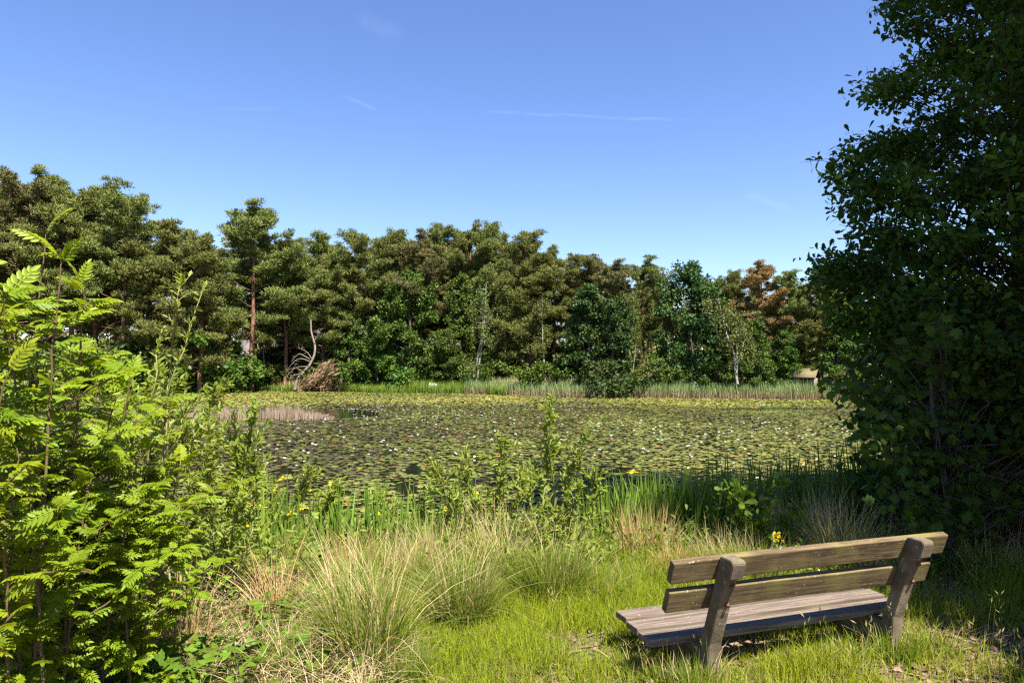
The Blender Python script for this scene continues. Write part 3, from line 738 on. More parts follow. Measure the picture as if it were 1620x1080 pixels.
BROAD = [
 (OAKS[0], 1086, 411, 57, 'large dark green oak with full round crown reaching down to the reeds', 'oak_dark', .95),
 (OAKS[1], 935, 448, 59, 'dark many limbed oak above the bush that overhangs the reeds', 'oak_dark', 1.05),
 (OAKS[2], 965, 468, 57, 'smaller dark oak on the right side of the many limbed oak', 'oak_dark', 1.0),
 (OAKS[0], 655, 428, 67, 'light crowned oak in front of the pines at the house gap', None, .95),
 (OAKS[2], 716, 432, 68, 'oak left of the leaning white birch stems', None, .9),
 (OAKS[1], 598, 500, 67, 'low oak on the shore right of the leaning dead pine', None, 1.25),
 (OAKS[2], 548, 492, 68, 'small oak hiding the foot of the house', None, 1.1),
 (OAKS[0], 700, 520, 65, 'low spreading oak over the white boulder', None, 1.25),
 (OAKS[1], 1190, 505, 54, 'young oak between the forked birch and the shelter', None, 1.0),
 (OAKS[2], 1320, 490, 53, 'bright green oak behind the reeds by the small shelter', None, 1.1),
 (OAKS[1], 1238, 520, 55, 'small oak hanging over the roof of the shelter', None, 1.1),
 (OAKS[0], 1420, 470, 52, 'oak seen through the leaves of the dark near tree', None, 1.1),
 (OAKS[2], 1530, 455, 50, 'oak at the right end of the far shore behind near foliage', None, 1.1),
]
for pr_, px, top, d, lab, cr_, w in BROAD:
    plant(pr_, px, top, d, lab, 'oak tree', None, w, cr_)
for pr_, px, top, d, lab, w in ((BIRCHES[0], 1045, 432, 60, 'pale weeping birch left of the large dark oak', 1.2), (BIRCHES[1], 862, 470, 62, 'pale leafy birch between the clear trunked pine and dark oak', 1.3), (BIRCHES[0], 1000, 470, 60, 'slender pale birch under the flat topped pine', 1.1),
                        (BIRCHES[1], 1275, 440, 58, 'thin topped pale birch beside the dark near oak', 1.1), (BIRCHES[1], 800, 455, 66, 'pale green birch right of the white leaning stems', 1.1)):
    plant(pr_, px, top, d, lab, 'birch tree', None, w)
LOW = [(0, 960, 556, 54.6, 'dark rounded bush overhanging the reeds'), (1, 1010, 560, 57, None), (0, 885, 545, 60, None), (2, 850, 565, 60, None), (2, 805, 560, 64, None), (0, 640, 552, 65, None), (2, 575, 560, 67, None), (1, 745, 565, 65, None),
       (0, 330, 520, 66, None), (1, 280, 535, 65, None), (0, 225, 520, 64, None), (2, 165, 530, 63, None), (1, 110, 540, 62, None), (0, 60, 520, 62, None), (0, 5, 530, 62, None), (1, 375, 555, 69, None), (2, 430, 565, 71, None),
       (2, 1060, 570, 56, None), (0, 1120, 560, 55, None), (1, 1150, 575, 55, None), (0, 1215, 560, 55, None), (1, 1330, 565, 52, None), (0, 1400, 550, 50, None), (2, 1470, 545, 49, None), (0, 1560, 540, 48, None), (2, 500, 545, 72, None), (0, 525, 560, 71, None),
       (1, 690, 560, 69, None), (0, 670, 570, 70, None), (2, 900, 560, 62, None), (1, 930, 570, 61, None), (0, 780, 545, 67, None)]
LOW += [(0, 455, 528, 80, 0), (2, 485, 535, 82, 0), (1, 435, 535, 79, 0), (0, 520, 530, 84, 0)]
LOW += [(k % 3, 20 + k * 50 + (k * 37) % 23, 556 - (k * 29) % 26, 77 - (8 if k > 16 else 0), 0) for k in range(27)]
for k, px, top, d, lab in LOW:
    g_ = 'shrubs in the gloom behind the front trees' if lab == 0 else 'shrubs along the far shore'
    plant(BUSHES[k], px, top, d, lab or ('leafy shrub in the gloom behind the front trees' if lab == 0 else 'leafy shrub growing at the foot of the far trees'), 'shrub', None if lab else g_, 1.25 if lab else 1.1, 'oak_dark' if lab else None)
# deep wood: only the mass of it can be read
nb = NB(); rs = RS(8); C = []; R = []
for k in range(2600):
    px = rs.uniform(-260, 1750); d = rs.uniform(106, 138); top = np.interp(px, SKX, SKY_) + 26
    zt = CZ + (YH - top) / F * d * .93; z = abs(rs.uniform(-.05, 1)) ** 1.3 * zt if k % 2 else rs.uniform(0, 7)
    C.append([(px - 810) / F * d, d, max(z, .6)]); k_ = rs.uniform(1.0, 2.0); R.append([k_, k_, k_ * .7])
fill(nb, rs, C, R, 34, T_CARD, .9, .5, .6)
o = nb.build('deep_woodland', M['pine']); tag(o, 'dark mass of woodland far behind the trees of the shore', 'woodland', kind='stuff')

# birches with white stems on the shore
def px_tube(nb, pts, d, r0, r1, n=14, sides=7, dy=0.0, rs=None):
    q = [W(px, py, d + (k * dy)) for k, (px, py) in enumerate(pts)]
    q = spline([tuple(v) for v in q], n); tube(nb, q, np.linspace(r0, r1, n), sides); return q
def local(root, o):
    """children are modelled in world coordinates: shift the mesh under its thing"""
    o.data.transform(Matrix.Translation(-root.location)); o.parent = root
def shore_birch(base, d, stems, label, seed, leafy):
    rs = RS(seed); root = empty('birch', G(base, d)); tr = NB(); C = []
    for pts, r0 in stems:
        q = px_tube(tr, pts, d, r0, .03, dy=.12)
        for k in range(7):
            i = rs.randint(len(q) // 2, len(q) - 1); az = rs.rand() * 7
            lp = limb_pts(rs, q[i], [math.cos(az), math.sin(az) * .8, .5], rs.uniform(.5, 1.7), 4, -.1, .15); tube(tr, lp, np.linspace(.03, .006, 5), 3)
            if rs.rand() < leafy: C += [lp[-1], lp[-2]]
        C += [q[-1], q[-2]]
    cr = NB(); Pp = droop_clumps(rs, C, 5, 1.6); Pp = np.repeat(Pp, 2, 0) + rs.normal(size=(len(Pp) * 2, 3)) * .08
    scatter(cr, T_CARDW, Pp, nrm(rdir(rs, len(Pp)) + [0, 0, -.8]), rdir(rs, len(Pp)), rs.uniform(.12, .2, len(Pp)), np.clip(rs.normal(.5, .22, len(Pp)), 0, 1))
    local(root, tr.build('trunk', M['birchbark'])); local(root, cr.build('crown', M['birch']))
    tag(root, label, 'birch tree')
shore_birch(752, 63.2, [([(754, 606), (758, 575), (764, 530), (767, 490), (769, 448)], .10), ([(745, 607), (752, 585), (760, 540), (764, 505), (762, 475)], .08), ([(742, 606), (748, 588), (751, 572)], .06)], 'leaning white birch stems standing together at the left end of the reeds', 41, .45)
shore_birch(1166, 52.6, [([(1166, 608), (1163, 585), (1160, 555), (1150, 530), (1143, 500), (1137, 472)], .12), ([(1165, 590), (1166, 555), (1165, 520), (1165, 496)], .08), ([(1165, 580), (1172, 560), (1176, 545), (1182, 520)], .06)], 'forked birch with pale bare stems right of the large dark oak', 42, .35)
def bare_tree(name, base, d, stems, label, cat, mat, seed, twigs=8):
    rs = RS(seed); root = empty(name, G(base, d)); tr = NB(); br = NB()
    for k, (pts, r0) in enumerate(stems):
        q = px_tube(tr if k == 0 else br, pts, d, r0, r0 * .3, dy=.05)
        for t in range(twigs):
            i = rs.randint(3, len(q) - 1); az = rs.rand() * 7
            tube(br, limb_pts(rs, q[i], [math.cos(az), math.sin(az), .2], rs.uniform(.4, 1.5), 4, -.02, .22), np.linspace(.025, .008, 5), 3)
    local(root, tr.build('trunk', M[mat])); local(root, br.build('branches', M[mat])); tag(root, label, cat)
    return root
bare_tree('dead_tree', 415, 69.5, [([(416, 612), (418, 580), (416, 545), (418, 510), (419, 485)], .09), ([(417, 535), (405, 520), (394, 512), (386, 507)], .05), ([(418, 500), (405, 492), (396, 484), (391, 480)], .05), ([(417, 555), (430, 545), (440, 548)], .04)], 'thin bleached dead tree with bare forked branches in front of the pines', 'dead tree', 'deadwood', 51)
bare_tree('bare_sapling', 1000, 56.5, [([(999, 612), (1001, 590), (1004, 565), (1006, 545)], .06)], 'thin pale leafless sapling under the slender birch', 'sapling', 'deadwood', 52, 4)
# leaning dead pine with its torn up root plate
root = empty('leaning_dead_pine', G(470, 67.2)); tr = NB(); d = 67.0
px_tube(tr, [(467, 616), (471, 600), (481, 588), (490, 577), (497, 562), (498, 548), (495, 535), (492, 524), (491, 505)], d, .16, .07, 24, 8)
br = NB(); rs = RS(61)
for pts in ([(492, 572), (478, 566), (466, 570), (455, 588)], [(491, 570), (480, 560), (470, 562), (461, 570)], [(488, 578), (474, 578), (462, 584), (452, 600)], [(480, 590), (468, 583), (456, 582)], [(493, 568), (484, 556), (474, 552)], [(497, 540), (503, 530), (506, 520)], [(476, 594), (465, 592), (458, 600)]):
    qq = px_tube(br, [(a_ + rs.normal(0, 1.2), b_ + rs.normal(0, 1.2)) for a_, b_ in pts], d - .3, .045, .012, 10, 5, -.1)
    for t_ in range(4): tube(br, limb_pts(rs, qq[rs.randint(3, 9)], rdir(rs, 1)[0], rs.uniform(.3, .9), 4, -.05, .25), np.linspace(.018, .006, 5), 3)
rp = NB(); n = 2300
u = rs.rand(n); fan = rs.normal(0, 1, n)
a0 = np.array(W(478, 612, d)); a1 = np.array(W(515, 576, d)); ax = a1 - a0
Pp = a0 + ax * u[:, None] + np.stack([rs.normal(.4, .36, n) * (.5 + u), rs.normal(0, .8, n), rs.normal(-.45, .34, n) * (.5 + u)], 1)
keep = Pp[:, 2] > -.45; Pp = Pp[keep]
D = nrm(ax / np.linalg.norm(ax) + rdir(rs, len(Pp)) * .62 + [0, 0, .02])
scatter(rp, T_NEEDLE, Pp, D, rdir(rs, len(Pp)), rs.uniform(.25, .8, len(Pp)), np.clip(rs.normal(.5, .28, len(Pp)), 0, 1))
Pq = a0 + np.array([2.6, 0, .2]) + rs.normal(size=(900, 3)) * [.9, .6, .45]; Pq[:, 2] = np.maximum(Pq[:, 2], -.3)
scatter(rp, T_NEEDLE, Pq, rdir(rs, 900), rdir(rs, 900), rs.uniform(.2, .6, 900), np.clip(rs.normal(.4, .25, 900), 0, 1))
local(root, tr.build('trunk', M['deadwood'])); local(root, br.build('branches', M['deadwood'])); local(root, rp.build('root_plate', M['deadneedle']))
tag(root, 'leaning bare dead pine with upturned brown root plate on the far shore', 'dead tree')
rs = RS(63); br = NB(); p = G(547, 66.8)
for k in range(60):
    az = rs.rand() * 7; tube(br, limb_pts(rs, [p.x + rs.normal(0, .9), p.y, p.z], [math.cos(az) * .8, math.sin(az), .9], rs.uniform(.5, 1.6), 4, -.1, .25), np.linspace(.025, .008, 5), 3)
o = br.build('brushwood_heap', M['deadwood']); tag(o, 'low tangle of dead grey brushwood right of the upturned root plate', 'brushwood')
# white boulder
import bmesh
bm = bmesh.new(); bmesh.ops.create_icosphere(bm, subdivisions=4, radius=.5)
for v_ in bm.verts:
    c = v_.co; k = 1 + .35 * (float(fbm(c.x * 3 + 5, c.y * 3 + c.z * 2, 4)) - .5) + .12 * (float(vn(c.x * 8, c.z * 8 + c.y * 5, 6)) - .5); v_.co = Vector((c.x * 1.15 * k, c.y * .8 * k, c.z * .85 * k))
me = bpy.data.meshes.new('boulder'); bm.to_mesh(me); bm.free()
me.materials.append(rough_mat('pale_stone', [(.3, (.28, .26, .23)), (.6, (.55, .53, .5)), (.8, (.66, .65, .62))], 5, (1, 1, 1), .9, .5))
o = bpy.data.objects.new('boulder', me); COL.objects.link(o); p = G(685, 63.6); o.location = (p.x, p.y, p.z + .28); tag(o, 'pale boulder standing on the far shore under the low oak', 'boulder')

# ------------------------------------------------------------------ built things on the far shore
def box(nb, c, s, rz=0, rnd=.5, mat=0, taper=1.0):
    x, y, z = np.array(s) / 2; V = np.array([[-x, -y, -z], [x, -y, -z], [x, y, -z], [-x, y, -z], [-x * taper, -y * taper, z], [x * taper, -y * taper, z], [x * taper, y * taper, z], [-x * taper, y * taper, z]])
    ca, sa = math.cos(rz), math.sin(rz); V = np.stack([V[:, 0] * ca - V[:, 1] * sa, V[:, 0] * sa + V[:, 1] * ca, V[:, 2]], 1) + np.array(c)
    nb.add(V, np.array([[0, 3, 2, 1], [4, 5, 6, 7], [0, 1, 5, 4], [1, 2, 6, 5], [2, 3, 7, 6], [3, 0, 4, 7]]), rnd, mat)
M['thatch'] = rough_mat('weathered_thatch', [(.3, (.09, .08, .078)), (.55, (.17, .15, .145)), (.8, (.24, .21, .205))], 4, (1, 3, 3), .95, .6)
M['render'] = rough_mat('pale_render', [(.3, (.33, .31, .28)), (.7, (.42, .40, .37))], 3, (1, 1, 1), .9, .1)
M['brick'] = rough_mat('brown_brick', [(.3, (.10, .06, .045)), (.7, (.17, .11, .08))], 9, (1, 1, 3), .9, .3)
M['frame'] = rough_mat('white_frames', [(.3, (.4, .4, .39)), (.7, (.5, .5, .48))], 5, (1, 1, 1), .5, 0)
m, nt, out = mk('window_glass'); bs = ND(nt, 'ShaderNodeBsdfPrincipled'); bs.inputs['Base Color'].default_value = (.02, .025, .03, 1); bs.inputs['Roughness'].default_value = .05; nt.links.new(bs.outputs[0], out.inputs[0]); M['glass'] = m
def house(px, d, L_, D_, eave, ridge, rz, wallm, label, wins):
    p = G(px, d); root = empty('thatched_house', p, rz)
    b = NB(); box(b, (0, 0, eave / 2), (L_, D_, eave))
    x = L_ / 2 - .002; b.add([[-x, -D_ / 2, eave], [-x, D_ / 2, eave], [-x, 0, ridge - .3], [x, -D_ / 2, eave], [x, D_ / 2, eave], [x, 0, ridge - .3]], np.array([[0, 1, 2], [3, 5, 4]]))
    b.build('wall', M[wallm], root)
    r = NB(); ov = .7; y = D_ / 2 + ov; sl_ = (ridge - eave) / (D_ / 2); ze = eave - ov * sl_ + .15; th = .35; xx = L_ / 2 + ov; n = 14
    for s in (-1, 1):
        xs = np.linspace(-xx, xx, n); V = np.concatenate([np.stack([xs, np.full(n, s * y), np.full(n, ze)], 1), np.stack([xs, np.zeros(n), ridge + .12 * np.sin(np.arange(n) * 1.7)], 1), np.stack([xs, np.full(n, s * y), np.full(n, ze - th)], 1), np.stack([xs, np.zeros(n), np.full(n, ridge - th)], 1)])
        i = np.arange(n - 1); r.add(V, np.concatenate([np.stack([i, i + 1, i + 1 + n, i + n], 1), np.stack([i + 2 * n, i + 3 * n, i + 1 + 3 * n, i + 1 + 2 * n], 1), np.stack([i, i + 2 * n, i + 1 + 2 * n, i + 1], 1), np.array([[0, n, 3 * n, 2 * n], [n - 1, 3 * n - 1, 4 * n - 1, 2 * n - 1]])]))
    ro = r.build('roof', M['thatch'], root)
    c = NB(); box(c, (L_ * .22, .4, ridge + .3), (.9, .7, 1.6)); box(c, (L_ * .22, .4, ridge + 1.16), (1.05, .85, .12)); c.build('chimney', M['brick'], ro)
    for wx, wz, ww, wh in wins:
        f = NB(); yy = -D_ / 2 - .03
        for bx in ((wx - ww / 2, wz, .1, wh + .1), (wx + ww / 2, wz, .1, wh + .1), (wx, wz, .06, wh - .1)): box(f, (bx[0], yy, bx[1]), (bx[2], .1, bx[3]))
        for s in (-1, 1): box(f, (wx, yy, wz + s * wh / 2), (ww - .1, .1, .1))
        fo = f.build('window', M['frame'], root); gl = NB(); box(gl, (wx, -D_ / 2 - .012, wz), (ww - .1, .02, wh - .1)); gl.build('pane', M['glass'], fo)
    tag(root, label, 'house')
house(468, 96, 12, 8, 3.9, 8.6, .18, 'brick', 'house with grey roof seen between trunks above the leaning dead pine', [(-3.5, 1.7, 1.4, 1.5), (-.5, 1.7, 1.4, 1.5), (3, 1.7, 1.8, 1.5)])
house(650, 98, 15, 9, 5.2, 10.2, -.12, 'render', 'pale walled house with grey roof hidden behind the oaks at the middle', [(-5, 1.7, 1.5, 1.5), (-1.5, 1.7, 1.5, 1.5), (2.5, 1.7, 1.5, 1.5), (5.4, 1.7, 1.3, 1.5), (-4, 4.2, 1.2, 1.1), (2, 4.2, 1.2, 1.1)])
# small mossy shelter behind the reeds
p = G(1276, 53.6); root = empty('wooden_shelter', p, math.radians(-38), (.85, .85, 1))
M['greywood'] = rough_mat('grey_planks', [(.3, (.12, .085, .07)), (.7, (.26, .2, .17))], 5, (6, 6, .6), .9, .3)
M['mossroof'] = rough_mat('mossy_boards', [(.3, (.13, .10, .05)), (.55, (.12, .10, .045)), (.75, (.2, .165, .075))], 4, (1, 1, 1), .9, .4)
hW = .85; b = NB(); eav = 1.45; rdg = 2.05
for s in (-1, 1):
    V = np.array([[-1, s * 1.0, eav - .08], [1, s * 1.0, eav - .08], [1, 0, rdg], [-1, 0, rdg], [-1, s * 1.0, eav - .14], [1, s * 1.0, eav - .14], [1, 0, rdg - .06], [-1, 0, rdg - .06]])
    b.add(V, np.array([[0, 1, 2, 3], [7, 6, 5, 4], [0, 4, 5, 1], [1, 5, 6, 2], [3, 2, 6, 7], [0, 3, 7, 4]]))
b.build('roof', M['mossroof'], root)
M['shelterpost'] = rough_mat('pale_posts', [(.3, (.16, .13, .11)), (.7, (.29, .25, .22))], 6, (1, 1, .3), .85, .2)
for sx in (-1, 1):
    for sy in (-1, 1):
        b = NB(); box(b, (sx * .86, sy * .82, .66), (.11, .11, 1.5)); b.build('post', M['shelterpost'], root)
b = NB()
for k in range(7): box(b, (-.72 + k * .24, .82, .72), (.22, .035, 1.2))
for k in range(6): box(b, (.86, -.62 + k * .25, .72), (.035, .22, 1.2))
b.build('plank_wall', M['greywood'], root)
tag(root, 'small open wooden shelter with mossy pitched roof behind the reeds', 'shelter')
b = NB(); p = G(1298.5, 53.2); tube(b, [(p.x, p.y, p.z - .1), (p.x + .01, p.y, p.z + .7), (p.x - .02, p.y, p.z + 1.55)], .05, 7, cap=True); o = b.build('wooden_stake', M['shelterpost']); tag(o, 'thin pale stake standing right of the small shelter', 'stake')

# ------------------------------------------------------------------ bench
def wood_mat(name, c0, c1, moss):
    m, nt, out = mk(name); L = nt.links.new
    tc = nt.nodes.new('ShaderNodeTexCoord'); mp = nt.nodes.new('ShaderNodeMapping'); mp.inputs['Scale'].default_value = (1.2, 22, 22); L(tc.outputs['Object'], mp.inputs[0])
    n = ND(nt, 'ShaderNodeTexNoise'); n.inputs['Scale'].default_value = 2.6; n.inputs['Detail'].default_value = 9; n.inputs['Roughness'].default_value = .72; L(mp.outputs[0], n.inputs['Vector'])
    n2 = ND(nt, 'ShaderNodeTexNoise'); n2.inputs['Scale'].default_value = 5; n2.inputs['Detail'].default_value = 5; L(tc.outputs['Object'], n2.inputs['Vector'])
    n3 = ND(nt, 'ShaderNodeTexNoise'); n3.inputs['Scale'].default_value = 60; n3.inputs['Detail'].default_value = 3; L(tc.outputs['Object'], n3.inputs['Vector'])
    r = ramp(nt, [(.28, tuple(v * .45 for v in c0)), (.45, c0), (.7, c1)]); L(n.outputs['Fac'], r.inputs[0])
    gm = ND(nt, 'ShaderNodeMapRange'); gm.inputs[1].default_value = .46; gm.inputs[2].default_value = .66; gm.inputs[4].default_value = moss; L(n2.outputs['Fac'], gm.inputs[0])
    mx = ND(nt, 'ShaderNodeMix', data_type='RGBA'); L(gm.outputs[0], mx.inputs[0]); L(r.outputs[0], mx.inputs[6]); mx.inputs[7].default_value = (.155, .135, .04, 1)
    lm = ND(nt, 'ShaderNodeMapRange'); lm.inputs[1].default_value = .66; lm.inputs[2].default_value = .72; lm.inputs[4].default_value = .7; L(n3.outputs['Fac'], lm.inputs[0])
    m2 = ND(nt, 'ShaderNodeMix', data_type='RGBA'); L(lm.outputs[0], m2.inputs[0]); L(mx.outputs[2], m2.inputs[6]); m2.inputs[7].default_value = (.36, .33, .25, 1)
    b = ND(nt, 'ShaderNodeBsdfPrincipled'); b.inputs['Roughness'].default_value = .85; b.inputs['Specular IOR Level'].default_value = .25; L(m2.outputs[2], b.inputs['Base Color'])
    bp = nt.nodes.new('ShaderNodeBump'); bp.inputs['Strength'].default_value = .55; bp.inputs['Distance'].default_value = .006; L(n.outputs['Fac'], bp.inputs['Height']); L(bp.outputs[0], b.inputs['Normal'])
    L(b.outputs[0], out.inputs[0]); return m
M['rail'] = wood_mat('mossy_weathered_wood', (.066, .045, .023), (.165, .118, .062), .65)
M['seat'] = wood_mat('grey_weathered_wood', (.10, .075, .057), (.215, .168, .135), .12)
def concrete():
    m, nt, out = mk('lichened_concrete'); L = nt.links.new
    tc = nt.nodes.new('ShaderNodeTexCoord')
    n = ND(nt, 'ShaderNodeTexNoise'); n.inputs['Scale'].default_value = 7; n.inputs['Detail'].default_value = 7; L(tc.outputs['Object'], n.inputs['Vector'])
    v = ND(nt, 'ShaderNodeTexVoronoi'); v.inputs['Scale'].default_value = 42; v.inputs['Randomness'].default_value = 1; L(tc.outputs['Object'], v.inputs['Vector'])
    n2 = ND(nt, 'ShaderNodeTexNoise'); n2.inputs['Scale'].default_value = 28; n2.inputs['Detail'].default_value = 4; L(tc.outputs['Object'], n2.inputs['Vector'])
    r = ramp(nt, [(.3, (.055, .043, .03)), (.55, (.125, .097, .062)), (.75, (.2, .16, .11))]); L(n.outputs['Fac'], r.inputs[0])
    lm = ND(nt, 'ShaderNodeMapRange'); lm.inputs[1].default_value = .66; lm.inputs[2].default_value = .71; lm.inputs[4].default_value = .6; L(n2.outputs['Fac'], lm.inputs[0])
    m2 = ND(nt, 'ShaderNodeMix', data_type='RGBA'); L(lm.outputs[0], m2.inputs[0]); L(r.outputs[0], m2.inputs[6]); m2.inputs[7].default_value = (.5, .47, .4, 1)
    dm = ND(nt, 'ShaderNodeMapRange'); dm.inputs[1].default_value = .0; dm.inputs[2].default_value = .22; dm.inputs[3].default_value = .3; dm.inputs[4].default_value = 0; L(v.outputs['Distance'], dm.inputs[0])
    m3 = ND(nt, 'ShaderNodeMix', data_type='RGBA'); L(dm.outputs[0], m3.inputs[0]); L(m2.outputs[2], m3.inputs[6]); m3.inputs[7].default_value = (.09, .08, .07, 1)
    b = ND(nt, 'ShaderNodeBsdfPrincipled'); b.inputs['Roughness'].default_value = .9; b.inputs['Specular IOR Level'].default_value = .25; L(m3.outputs[2], b.inputs['Base Color'])
    ad = ND(nt, 'ShaderNodeMath', operation='ADD'); L(n2.outputs['Fac'], ad.inputs[0]); L(v.outputs['Distance'], ad.inputs[1])
    bp = nt.nodes.new('ShaderNodeBump'); bp.inputs['Strength'].default_value = .4; bp.inputs['Distance'].default_value = .003; L(ad.outputs[0], bp.inputs['Height']); L(bp.outputs[0], b.inputs['Normal'])
    L(b.outputs[0], out.inputs[0]); return m
M['concrete'] = concrete()
M['rust'] = rough_mat('rusty_steel', [(.3, (.05, .025, .015)), (.7, (.17, .075, .035))], 40, (1, 1, 1), .7, .3)
def bm_obj(bm, name, mat, parent):
    me = bpy.data.meshes.new(name); bm.to_mesh(me); bm.free(); me.materials.append(mat)
    o = bpy.data.objects.new(name, me); COL.objects.link(o); o.parent = parent; return o
def board(name, c, size, tilt, mat, parent, seed):
    """weathered plank along local x, worn edges"""
    bm = bmesh.new(); bmesh.ops.create_cube(bm, size=1)
    for v in bm.verts: v.co = Vector((v.co.x * size[0], v.co.y * size[1], v.co.z * size[2]))
    es = [e for e in bm.edges if abs((e.verts[0].co - e.verts[1].co).x) > .5]
    bmesh.ops.subdivide_edges(bm, edges=es, cuts=16, use_grid_fill=True)
    sharp = [e for e in bm.edges if len(e.link_faces) == 2 and e.link_faces[0].normal.angle(e.link_faces[1].normal) > .8]
    bmesh.ops.bevel(bm, geom=sharp, offset=.006, segments=2, profile=.6, affect='EDGES')
    R_ = Matrix.Rotation(tilt, 3, 'X')
    for v in bm.verts:
        x = v.co.x; w = .0025 * (float(vn(x * 4 + seed * 9, v.co.y * 40 + v.co.z * 40, seed)) - .5) * 2 + .004 * math.sin(x * 1.7 + seed)
        v.co.z += w; v.co = R_ @ v.co + Vector(c)
    return bm_obj(bm, name, mat, parent)
BO = Vector((.828, 3.957, 0))
bench = empty('park_bench', BO, math.radians(18.3))
tag(bench, 'weathered wooden bench with mossy back rails and concrete supports facing the pond', 'bench')
LN = .3825; TA = math.atan(LN)
def ly(z): return -(z - .36) * LN
for (z0, z1, x0, x1, sd_) in ((.749, .875, 0, 2.0, 1), (.562, .6885, .01, 1.93, 2)):
    zc = (z0 + z1) / 2; hgt = (z1 - z0) / math.cos(TA); th = .046
    o = board('back_rail', ((x0 + x1) / 2, ly(zc) + .003 + th / 2 * math.cos(TA), zc + th / 2 * math.sin(TA)), (x1 - x0, th, hgt), TA, M['rail'], bench, sd_)
for k in range(3):
    y0 = .083 + .185 * k
    o = board('seat_board', (.98 + .01 * k, y0 + .07, .34), (1.96 - .02 * k, .142, .04), 0, M['seat'], bench, 5 + k)
PROF = [(-.045, -.15), (-.062, .15), (-.085, .36), (-.165, .58), (-.236, .765), (-.288, .785), (-.316, .872), (-.311, .886), (-.298, .893), (-.206, .895), (-.196, .888), (-.19, .86), (0, .36), (.05, .12), (.058, -.15)]
BRK = [(-.01, .317), (.55, .317), (.56, .27), (.33, .05), (.29, -.15), (-.02, -.15)]
for s in (.33, 1.69):
    bm = bmesh.new()
    for prof, wd_ in ((PROF, .086), (BRK, .078)):
        a = [bm.verts.new((s - wd_ / 2, y, z)) for y, z in prof]; b = [bm.verts.new((s + wd_ / 2, y, z)) for y, z in prof]
        n = len(prof); bm.faces.new(a[::-1]); bm.faces.new(b)
        for i in range(n): bm.faces.new((a[i], a[(i + 1) % n], b[(i + 1) % n], b[i]))
    bmesh.ops.recalc_face_normals(bm, faces=bm.faces)
    bmesh.ops.bevel(bm, geom=[e for e in bm.edges], offset=.004, segments=2, affect='EDGES', clamp_overlap=True)
    sup = bm_obj(bm, 'support', M['concrete'], bench)
    for z in (.735, .615):
        bb = NB(); y = np.interp(z, [.36, .58, .765], [-.085, -.165, -.236]); dn = np.array([0, -math.cos(TA), -math.sin(TA)])
        p0 = np.array([s + .012, y, z])
        tube(bb, [p0 + dn * -.01, p0 + dn * .003], .017, 10, cap=True); tube(bb, [p0 + dn * .0035, p0 + dn * .016], .011, 6, cap=True)
        bb.build('bolt', M['rust'], sup)
# scraps on the ground
m, nt, out = mk('printed_wrapper'); bs = ND(nt, 'ShaderNodeBsdfPrincipled'); at = ND(nt, 'ShaderNodeAttribute', attribute_name='rnd'); r = ramp(nt, [(0, (.8, .78, .72)), (.55, (.8, .78, .72)), (.6, (.75, .16, .03)), (1, (.6, .08, .02))]); nt.links.new(at.outputs['Fac'], r.inputs[0]); nt.links.new(r.outputs[0], bs.inputs['Base Color']); bs.inputs['Roughness'].default_value = .5; nt.links.new(bs.outputs[0], out.inputs[0])
nb = NB(); p = G(1287, 6.45); gx = np.linspace(0, 1, 7); rs = RS(3)
V = np.array([[(u - .5) * .10, (w_ - .5) * .05, .14 - u * .06 + .012 * math.sin(u * 9 + w_ * 4) + rs.normal(0, .003)] for w_ in (0, .5, 1) for u in gx]); i = np.arange(6)
Q = np.concatenate([np.stack([i + 7 * k, i + 1 + 7 * k, i + 8 + 7 * k, i + 7 + 7 * k], 1) for k in range(2)]); nb.add(V, Q, np.tile(np.linspace(0, 1, 6), 2))
o = nb.build('litter_wrapper', m); o.location = p; o.rotation_euler = (.5, 0, .3); tag(o, 'scrap of white wrapper with orange end in the grass beyond the bench', 'litter')
bm = bmesh.new(); bmesh.ops.create_icosphere(bm, subdivisions=3, radius=.5)
for v in bm.verts:
    c = v.co; k = 1 + .5 * (float(fbm(c.x * 2.5 + 3, c.y * 2.5 + c.z * 2, 14)) - .5); v.co = Vector((c.x * .22 * k, c.y * .16 * k, c.z * .09 * k))
me = bpy.data.meshes.new('stone'); bm.to_mesh(me); bm.free(); me.materials.append(rough_mat('dark_stone', [(.3, (.05, .045, .04)), (.7, (.14, .125, .11))], 14, (1, 1, 1), .9, .5))
o = bpy.data.objects.new('stone', me); COL.objects.link(o); p = G(1072, 4.16); o.location = p + Vector((0, 0, .02)); tag(o, 'dark flat stone lying in the grass below the left end of the bench', 'stone')

# ------------------------------------------------------------------ tussocks
def tussock(px, d, n, h, spread, straw, label, seed, mat='tussock', lean=0, base=.12, bw=.006, dark=0, straight=.5, x=None, group=None):
    rs = RS(seed); p = G(px, d) if x is None else Vector((x, d, float(hz(x, d)))); nb = NB()
    az = rs.rand(n) * 2 * PI; rr = np.sqrt(rs.rand(n)) * base
    P_ = np.stack([np.cos(az) * rr, np.sin(az) * rr, np.full(n, -.02)], 1)
    az2 = az + rs.normal(0, .9, n)
    if lean: az2 = np.where(rs.rand(n) < .4, lean + rs.normal(0, .5, n), az2)
    hh = h * (.25 + .55 * rs.rand(n)); bd = np.clip(spread * np.exp(rs.normal(-.25, .65, n)), .02, 1.75)
    isst = rs.rand(n) < straw
    tone = np.where(isst, rs.uniform(0, .36, n), np.clip(rs.normal(.78 - dark, .14, n), .42, 1))
    hh = np.where(isst, h * (.35 + .75 * rs.rand(n)), hh); tip = np.where(isst, tone, np.clip(tone + rs.normal(.02, .12, n) - .3 * (rs.rand(n) < .2), 0, 1))
    blades(nb, P_, az2, hh, bd, bw * rs.uniform(.45, 1.6, n), tone, 5, 0, rs.rand(n) * 7, .12, tip)
    o = nb.build('grass_tussock', M[mat]); o.location = p
    return tag(o, label, 'grass tussock', group)
